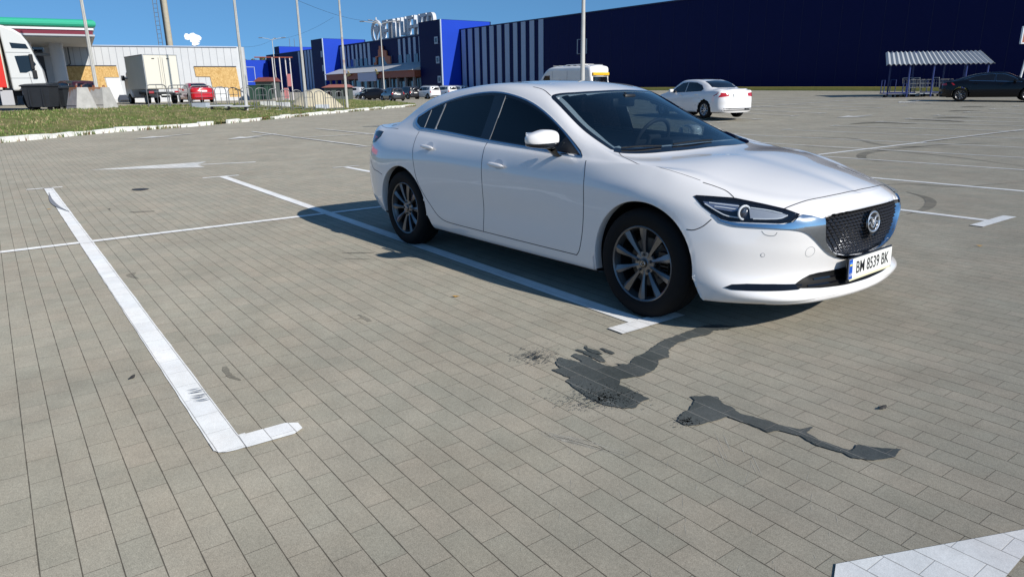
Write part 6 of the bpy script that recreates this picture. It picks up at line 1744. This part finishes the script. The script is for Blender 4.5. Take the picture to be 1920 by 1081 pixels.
# ---------------------------------------------------------------- street furniture
def post(name, cat, px, py, D, label, r0, r1, h, mat, group=None, cap=None):
    b = AG(px, D) if D else G(px, py)
    t = empty(name, label, cat, b, 0, group)
    MB().tube([(0, 0, -.1), (0, 0, h*.5), (0, 0, h)], r0, 16, r1=r1).build('shaft', mat, t)
    return t
PG = M('pole_grey', (.50, .49, .46), .5, var=.15, vscale=2)
fl = [(180, 205, 37, 'grey flag pole standing behind the concrete blocks, leftmost of the four verge poles'), (457.5, 202, 41.5, 'grey flag pole in front of the corner of the white station building'),
      (571, 191.5, 47.5, 'grey flag pole standing in front of the sand heap'), (648, 192, 51.5, 'thin flag pole with rusty red bands at the right end of the verge')]
for i, (px, py, D, lab) in enumerate(fl):
    t = post('flag_pole', 'pole', px, py, D, lab, .10, .045, 11.5, PG, 'flag poles on the verge')
    MB().box((0, 0, .02), (.34, .34, .05), bev=.01).build('base_plate', GREYM, t)
    MB().tube([(.12, 0, 1.0), (.10, 0, 10.5)], .006, 4).build('halyard', M('rope', (.5, .48, .42), .9), t)
    if i == 3:
        for z in (2.3, 3.0, 4.5, 6.2): MB().tube([(0, 0, z), (0, 0, z+.35)], .10-.005*z, 12).build('rust_band', M('rust_red', (.30, .07, .04), .8), t)
    if i == 0: 
        MB().tube([(0, 0, 5.75), tuple(-x*.9 for x in (RH[0], RH[1], 0))[:2]+(5.75,)], .02, 5).build('side_arm', GREYM, t)
def lamp(px, D, top_py, label, arms, r=.09, big=False):
    b = AG(px, D); zt = AT(px, top_py, D).z; h = zt-b.z
    t = empty('street_lamp', label, 'street lamp', b, 0, 'car park street lamps')
    MB().tube([(0, 0, -.1), (0, 0, h)], r, 16, r1=r*.6).build('shaft', PG, t)
    MB().tube([(0, 0, -.05), (0, 0, .5)], r*1.5, 16).build('base', PG, t)
    for (a, L) in arms:
        d = Vector((RH[0]*math.cos(a)+FH[0]*math.sin(a), RH[1]*math.cos(a)+FH[1]*math.sin(a), 0))
        ar = MB().tube([Vector((0, 0, h-.1)), d*L*.5+Vector((0, 0, h+.12)), d*L+Vector((0, 0, h+.25))], .035, 6).build('arm', PG, t)
        ang = math.atan2(d.y, d.x)
        MB().box((0, 0, 0), (.62, .26, .12), M4=Matrix.Translation(d*(L+.3)+Vector((0, 0, h+.27))) @ Matrix.Rotation(ang, 4, 'Z'), bev=.04).build('lamp_head', GREYM, ar)
    return t
lamp(720, 93, 44, 'tall street lamp with three arms in front of the store entrance', [(0.1, 1.6), (math.pi-.1, 2.0), (math.pi+.9, 1.3)])
lamp(519, 118, 74, 'street lamp with spreading arms left of the blue roof box', [(0.15, 1.5), (math.pi, 1.5), (1.6, 1.2)], r=.08)
lamp(1092, 22.5, -60, 'thick grey lamp post rising behind the roof of the nearest sedan', [(0.2, 1.4), (math.pi, 1.4)], r=.082)
# lamps outside the view to the right whose long shadows fall across the bays are not modelled
# overhead wires
def wire(a, b, sag, label):
    P = [a+(b-a)*t+Vector((0, 0, -sag*4*t*(1-t))) for t in np.linspace(0, 1, 17)]
    o = MB().tube(P, .012, 4).build('overhead_wire', M('wire_dark', (.05, .055, .06), .6)); tag(o, label, 'wire')
wire(AT(556, 0, 60), AT(690, 40, 93), .3, 'thin overhead wire running from the top of the view down to the entrance lamp')
wire(AT(449, 88, 90), AT(513, 73, 118), .4, 'thin overhead wire from behind the white building to the lamp by the roof box')
wire(AT(519, 74, 118), AT(626, 32, 93), .5, 'thin overhead wire rising from the roof box lamp towards the store lamp')
# metal crowd barriers along the verge
BARG = M('barrier_grey', (.17, .175, .18), .5, metal=.4, var=.1)
def barrier(pa, pb, Da, Db, label, ht=1.22, style=0):
    A = AG(pa, Da); B = AG(pb, Db); v = flat2(B)-flat2(A); L = v.length; ang = math.atan2(v.y, v.x)
    t = empty('metal_barrier', label, 'barrier', A, ang, 'tubular metal barriers behind the verge')
    c = .20; pts = [(0.03, 0, .05), (0.03, 0, ht-c), (.03+c*.3, 0, ht-c*.3), (.03+c, 0, ht), (L-.03-c, 0, ht), (L-.03-c*.3, 0, ht-c*.3), (L-.03, 0, ht-c), (L-.03, 0, .05)]
    MB().tube(pts, .028, 8).tube([(0.03, 0, .22), (L-.03, 0, .22)], .02, 6).build('frame', BARG, t)
    if style != 2:
        MB().tube([(.05, 0, ht*.68), (L-.05, 0, ht*.68)], .016, 6).build('rail', BARG, t)
    n = 2 if style == 0 else 3
    for k in range(1, n): MB().tube([(L*k/n, 0, .22), (L*k/n, 0, ht)], .016, 6).build('upright', BARG, t)
    MB().box((L*.5, 0, .03), (.5, .5, .05), bev=.01).build('foot', GREYM, t)
    return t
bl = [(272, 312), (313, 352), (353, 398), (400, 423), (425, 446), (449, 474), (476, 499), (501, 521), (523, 543), (545, 564), (566, 585), (587, 605), (607, 624), (626, 642)]
wh = ['at the left end, in front of the box truck', 'in front of the right half of the box truck', 'in front of the red car', 'just right of the red car', 'left of the second flag pole', 'at the corner of the white building, right of the second flag pole',
      'in front of the blue end wing', 'in front of the brown kiosk roof', 'in front of the pink banners', 'over the left slope of the sand heap', 'just right of the third flag pole', 'over the top of the sand heap', 'over the right slope of the sand heap', 'rightmost, left of the banded pole']
def Dfence(px): return 39.2+(px-272)*.0205
for i, (a, b) in enumerate(bl): barrier(a, b, Dfence(a), Dfence(b), 'tubular metal barrier '+wh[i], style=(0 if i < 5 else (i % 2+1)), ht=1.22 if i < 5 else 1.28)
# waste bins
def bin_(px, D, label, rz, s=1.0):
    t = empty('waste_container', label, 'waste bin', AG(px, D), rz, 'black waste containers by the lorry')
    m = M('bin_black', (.022, .025, .03), .5, var=.1)
    V = [Vector((x*.62*(1 if z else .84), y*.5*(1 if z else .82), .16+z*.95)) for z in (0, 1) for x, y in ((-1, -1), (1, -1), (1, 1), (-1, 1))]
    MB().add(V, [(0, 3, 2, 1), (4, 5, 6, 7), (0, 1, 5, 4), (1, 2, 6, 5), (2, 3, 7, 6), (3, 0, 4, 7)]).build('tub', m, t)
    MB().box((0, 0, 1.13), (1.36, 1.12, .06), bev=.02).build('rim', m, t)
    MB().add([Vector((x*.64, y*.52, 1.16+(.12 if y > 0 else .02))) for x, y in ((-1, -1), (1, -1), (1, 1), (-1, 1))]+[Vector((x*.64, y*.52, 1.15)) for x, y in ((-1, -1), (1, -1), (1, 1), (-1, 1))], [(0, 1, 2, 3), (4, 7, 6, 5), (0, 4, 5, 1), (1, 5, 6, 2), (2, 6, 7, 3), (3, 7, 4, 0)]).build('lid', m, t)
    for k in (-.3, .3): MB().box((k, -.5, .62), (.05, .06, .85)).build('rib', m, t)
    for x, y in ((-.42, -.32), (.42, -.32), (-.42, .32), (.42, .32)): MB().lathe([(0, -.03), (.09, -.03), (.09, .03), (0, .03)], 14, Matrix.Translation((x, y, .09))).build('castor', CM['rubber'], t)
    t.scale = (s*.90, s*.9, s*.93)
    return t
bin_(74, 36.0, 'black waste container with ribbed sides standing beside the lorry cab', YAWR+R(6), 1.12)
bin_(108, 37.6, 'smaller black waste container half hidden behind the left concrete block', YAWR-R(4), 1.0)
# concrete blocks
def block(px, D, label, rz, k):
    t = empty('concrete_block', label, 'concrete block', AG(px, D), rz, 'rust stained concrete blocks on the verge')
    m = M('block_concrete', (.40, .39, .37), .9, var=.22, vscale=3, bump=.4)
    V = [Vector((x*(.46 if z else .62), y*(.24 if z else .50), z*1.08)) for z in (0, 1) for x, y in ((-1, -1), (1, -1), (1, 1), (-1, 1))]
    MB().add(V, [(0, 3, 2, 1), (4, 5, 6, 7), (0, 1, 5, 4), (1, 2, 6, 5), (2, 3, 7, 6), (3, 0, 4, 7)]).build('block_body', m, t)
    r_ = random.Random(k)
    for j in range(2):
        MB().tube([(-.3+.6*j, 0, 1.05), (-.3+.6*j, .0, 1.16), (-.22+.6*j, 0, 1.18), (-.20+.6*j, 0, 1.05)], .025, 6).build('lifting_loop', M('rust_iron', (.28, .09, .04), .9), t)
    rs = MB(); pts = [(-.62+.16*0, -.50), (0, 0)]
    z0 = [(-.44, 1.085), (.40, 1.085), (.35, .98), (.10, 1.02), (-.05, .90), (-.2, 1.0), (-.30, .60), (-.36, .95), (-.46, .85)]
    def face(x, z): return Vector((x, -.50+.26*z/1.08-.006, z))
    P = [face(x, z) for x, z in z0]; rs.add(P, [tuple(range(len(P)))]); rs.build('rust_streak', M('rust_stain', (.34, .17, .09), .95, var=.3, vscale=12), t, fixn=False)
    MB().box((0, -.45, .22), (1.1, .02, .03)).build('groove', M('groove_dark', (.12, .12, .12), .9), t)
    return t
block(146, 35.6, 'grey concrete block with rust streaks beside the black bins, left one of the two', YAWR-R(38), 1)
block(183, 36.8, 'grey concrete block, right one of the two, at the foot of the first flag pole', YAWR-R(14), 2)
# sand heap
def heap():
    g = AG(583, 50.5); n = 28; V = []; F = []; r_ = random.Random(5); rings = 9
    A = Vector((RH[0], RH[1])); B = Vector((FH[0], FH[1]))
    for i in range(rings+1):
        t = i/rings
        for k in range(n):
            a = 2*math.pi*k/n; w = 1.95*(1+.12*math.cos(a)); ux = math.cos(a)*t*w+(.35*(1-t) if i else .3); uy = math.sin(a)*t*1.7
            h = 1.28*(1-t**1.7)*(1+.06*math.sin(3*a+1)*t)+r_.uniform(-.03, .03)*(0 if i in (0, rings) else 1)
            if math.cos(a) > .5: h *= (1-.20*t)
            q = A*ux+B*uy; V.append((q.x, q.y, h-.08))
    for i in range(rings):
        for k in range(n): F.append((i*n+k, i*n+(k+1) % n, (i+1)*n+(k+1) % n, (i+1)*n+k))
    o = mesh('sand_heap', V, F, M('pale_sand', (.52, .46, .33), .95, var=.12, vscale=4, bump=.5, bscale=25), None, True); o.location = g
    bm = bmesh.new(); bm.from_mesh(o.data); bmesh.ops.remove_doubles(bm, verts=bm.verts, dist=.001); bmesh.ops.recalc_face_normals(bm, faces=bm.faces); bm.to_mesh(o.data); bm.free()
    tag(o, 'pale heap of sand behind the barriers right of the pink banners', 'sand heap')
heap()
# rubble and boards at the foot of the barriers
r_ = random.Random(21)
for i, (px, D, col, lab) in enumerate(((372, 41, (.42, .46, .52), 'grey-blue board leaning low in front of the red car'), (408, 40.5, (.50, .51, .54), 'pale bench slab on short legs right of the red car'), (440, 41.2, (.50, .51, .54), 'pale bench slab on short legs left of the second flag pole'),
                        (499, 47.0, (.62, .62, .60), 'pale rubble lump below the blue end wing'), (526, 47.5, (.60, .61, .63), 'whitish rubble lump at the left foot of the sand heap'), (601, 48.5, (.55, .58, .63), 'bluish-white slab at the right foot of the sand heap'))):
    b = AG(px, D); t = empty('debris_slab', lab, 'debris', b, YAWR+r_.uniform(-.3, .3))
    MB().box((0, 0, .30 if i in (1, 2) else .18), (1.3 if i in (1, 2) else .9, .4, .08 if i in (1, 2) else .30), bev=.02).build('slab', M('debris_%d' % i, col, .8, var=.1), t)
    if i in (1, 2):
        for s in (-.45, .45): MB().box((s, 0, .14), (.06, .3, .26)).build('leg', CM['blacktrim'], t)
# frame of thin masts with pink banners
bm_ = AG(527, 58); mt_ = empty('banner_masts', 'cluster of thin white masts with pink banners and rusty crossbar, left of the sand heap', 'masts', bm_, YAWR)
for i, x in enumerate((-.50, .0, .38, .66)): MB().tube([(x, i*.25, 0), (x, i*.25, 3.3)], .045, 8).build('mast', M('mast_pinkwhite', (.62, .58, .57), .5), mt_)
MB().tube([(-1.9, 0, 3.32), (1.0, .4, 3.28)], .045, 8).build('crossbar', M('rust_red', (.30, .07, .04), .8), mt_)
for (x, z, w, h) in ((.60, 1.55, .30, .95), (.28, .55, .34, .8)): MB().box((x, .3, z), (w, .03, h)).build('banner', M('banner_pink', (.55, .20, .20), .7), mt_)
# kiosks
def kiosk(px, D, w, h, label, roof):
    t = empty('kiosk', label, 'kiosk', AG(px, D), YAWR)
    MB().box((0, 0, h*.4), (w*.86, 2.2, h*.8)).build('walls', M('kiosk_wall', (.10, .12, .11), .6), t)
    MB().prism([(-w*.5, h*.80), (w*.5, h*.80), (w*.30, h), (-w*.2, h)], -1.4, 1.4, Matrix.Rotation(R(90), 4, 'X')).build('roof', M(roof[0], roof[1], .7), t)
    for k in (-.25, .1, .35): MB().box((w*k, -1.12, h*.42), (w*.16, .05, h*.4)).build('window', CM['gloss'], t)
kiosk(502, 74, 2.0, 2.0, 'small dark kiosk with a brown roof right of the blue end wing', ('kiosk_brown', (.20, .06, .05)))
kiosk(634, 76, 2.9, 1.5, 'low kiosk with a dull red roof left of the store entrance', ('kiosk_red', (.32, .12, .10)))
# dumpster-like green crates by the end wing
for (px, D, c, lab) in ((487, 60, (.03, .07, .05), 'dark green crate behind the barriers left of the pink banners'), (470, 64, (.55, .56, .58), 'white car-sized bale behind the barriers below the painted frame')):
    b = AG(px, D); t = empty('storage_crate', lab, 'crate', b, YAWR)
    MB().box((0, 0, .6), (1.6, 1.0, 1.1), bev=.04).build('crate_body', M('crate_%d' % px, c, .6), t); MB().box((0, 0, 1.18), (1.7, 1.1, .07), bev=.02).build('lid', M('crate_%d' % px, c, .6), t)
# shelter with trolleys against the long wall
TD = 44.0
shp = AG(1742, TD); sh = empty('trolley_shelter', 'trolley shelter with a pale corrugated sloping roof on thin posts by the dark blue wall', 'shelter', shp, YAWR)
zr0 = AT(1740, 121, TD).z-shp.z; zr1 = AT(1750, 97, TD+1.5).z-shp.z; wl = 95/FPX*TD
rfm = MB()
n = 44; V = []; F = []
for i in range(n+1):
    x = -wl+2*wl*i/n; zz = .05*math.sin(i*math.pi); dz = .045*(1 if i % 2 else -1)
    xo = .75
    V += [(x-xo*.3, -1.3, zr0+dz), (x*.93+xo, 1.3, zr1+dz), (x-xo*.3, -1.3, zr0+dz-.03), (x*.93+xo, 1.3, zr1+dz-.03)]
for i in range(n):
    a = i*4; F += [(a, a+4, a+5, a+1), (a+2, a+3, a+7, a+6)]
rfm.add(V, F).build('shelter_roof', M('corrugated_roof', (.36, .38, .40), .6), sh)
MB().add([(wl-.25, -1.3, zr0), (wl*.93+.75, 1.3, zr1), (wl*.93+.75+.6, 1.3, zr0)], [(0, 1, 2)]).build('gable', M('gable_blue', (.05, .12, .2), .6), sh)
PB = M('post_blue', (.03, .045, .16), .4)
for x in (-wl+1.3, -wl*.15, wl*.45, wl-.5):
    for y in (-1.1, 1.1): MB().tube([(x, y, 0), (x, y, zr0 if y < 0 else zr1)], .05, 8).build('post', PB, sh)
def trolley(px, D, label, rz, flat=False):
    t = empty('shopping_trolley', label, 'trolley', AG(px, D), rz, 'trolleys under the shelter')
    m = GREYM if not flat else PB
    if flat:
        MB().box((0, 0, .25), (1.3, .65, .06)).build('deck', m, t)
        MB().tube([(-.6, -.3, .25), (-.6, -.3, 1.0), (-.6, .3, 1.0), (-.6, .3, .25)], .025, 6).tube([(.6, -.3, .25), (.6, -.3, .8), (.6, .3, .8), (.6, .3, .25)], .025, 6).build('hoop', m, t)
    else:
        for z in (.55, .78, 1.0): MB().tube([(-.42, -.26, z), (.45, -.22, z), (.45, .22, z), (-.42, .26, z), (-.42, -.26, z)], .014, 5).build('basket_ring', m, t)
        for x in np.linspace(-.42, .45, 6):
            for y in (-.25, .25): MB().tube([(x, y, .55), (x, y, 1.0)], .010, 4).build('basket_wire', m, t)
        MB().tube([(-.55, -.26, 1.1), (-.55, .26, 1.1)], .022, 6).tube([(-.40, -.26, .15), (-.55, -.26, 1.1)], .016, 5).tube([(-.40, .26, .15), (-.55, .26, 1.1)], .016, 5).build('handle', m, t)
        MB().box((0, 0, .20), (.9, .5, .04)).build('lower_tray', m, t)
    for x in (-.4, .4):
        for y in (-.24, .24): MB().lathe([(0, -.02), (.07, -.02), (.07, .02), (0, .02)], 10, Matrix.Translation((x, y, .07))).build('castor', CM['rubber'], t)
for i, (px, D, fl_, lab) in enumerate(((1676, 43.2, True, 'flat platform trolley at the left end of the shelter'), (1693, 43.8, True, 'flat platform trolley second from the left end of the shelter'), (1712, 43.4, False, 'wire shopping trolley left of the shelter middle'),
                                       (1722, 43.9, False, 'wire shopping trolley with a raised basket at the shelter middle'), (1732, 43.4, False, 'wire shopping trolley right of the shelter middle'), (1752, 44.0, True, 'long platform trolley near the black car'), (1768, 43.6, False, 'wire shopping trolley just behind the tail of the black car'))):
    trolley(px, D, lab, YAWR+R((i*37) % 25-12), fl_)
# roadside board at the right edge
sp_ = AG(1905, 44); sb_ = empty('price_board', 'orange-brown board in a white frame on two leaning white posts at the right edge', 'sign', sp_, YAWR)
zb_ = [AT(1912, y, 44).z-sp_.z for y in (80, 52)]
MB().box((.62, 0, sum(zb_)/2), (1.5, .10, zb_[1]-zb_[0])).build('board_face', M('board_orange', (.36, .10, .04), .5), sb_)
MB().box((.62, .02, zb_[1]+.04), (1.62, .14, .08)).box((.62, .02, zb_[0]-.04), (1.62, .14, .08)).box((-.16, .02, sum(zb_)/2), (.07, .14, zb_[1]-zb_[0]+.1)).box((1.40, .02, sum(zb_)/2), (.07, .14, zb_[1]-zb_[0]+.1)).build('board_frame', WHITE, sb_)
for x in (.12, 1.0): MB().tube([(x-.05, 0, 0), (x+.28, 0, zb_[0])], .06, 8).build('post', WHITE, sb_)
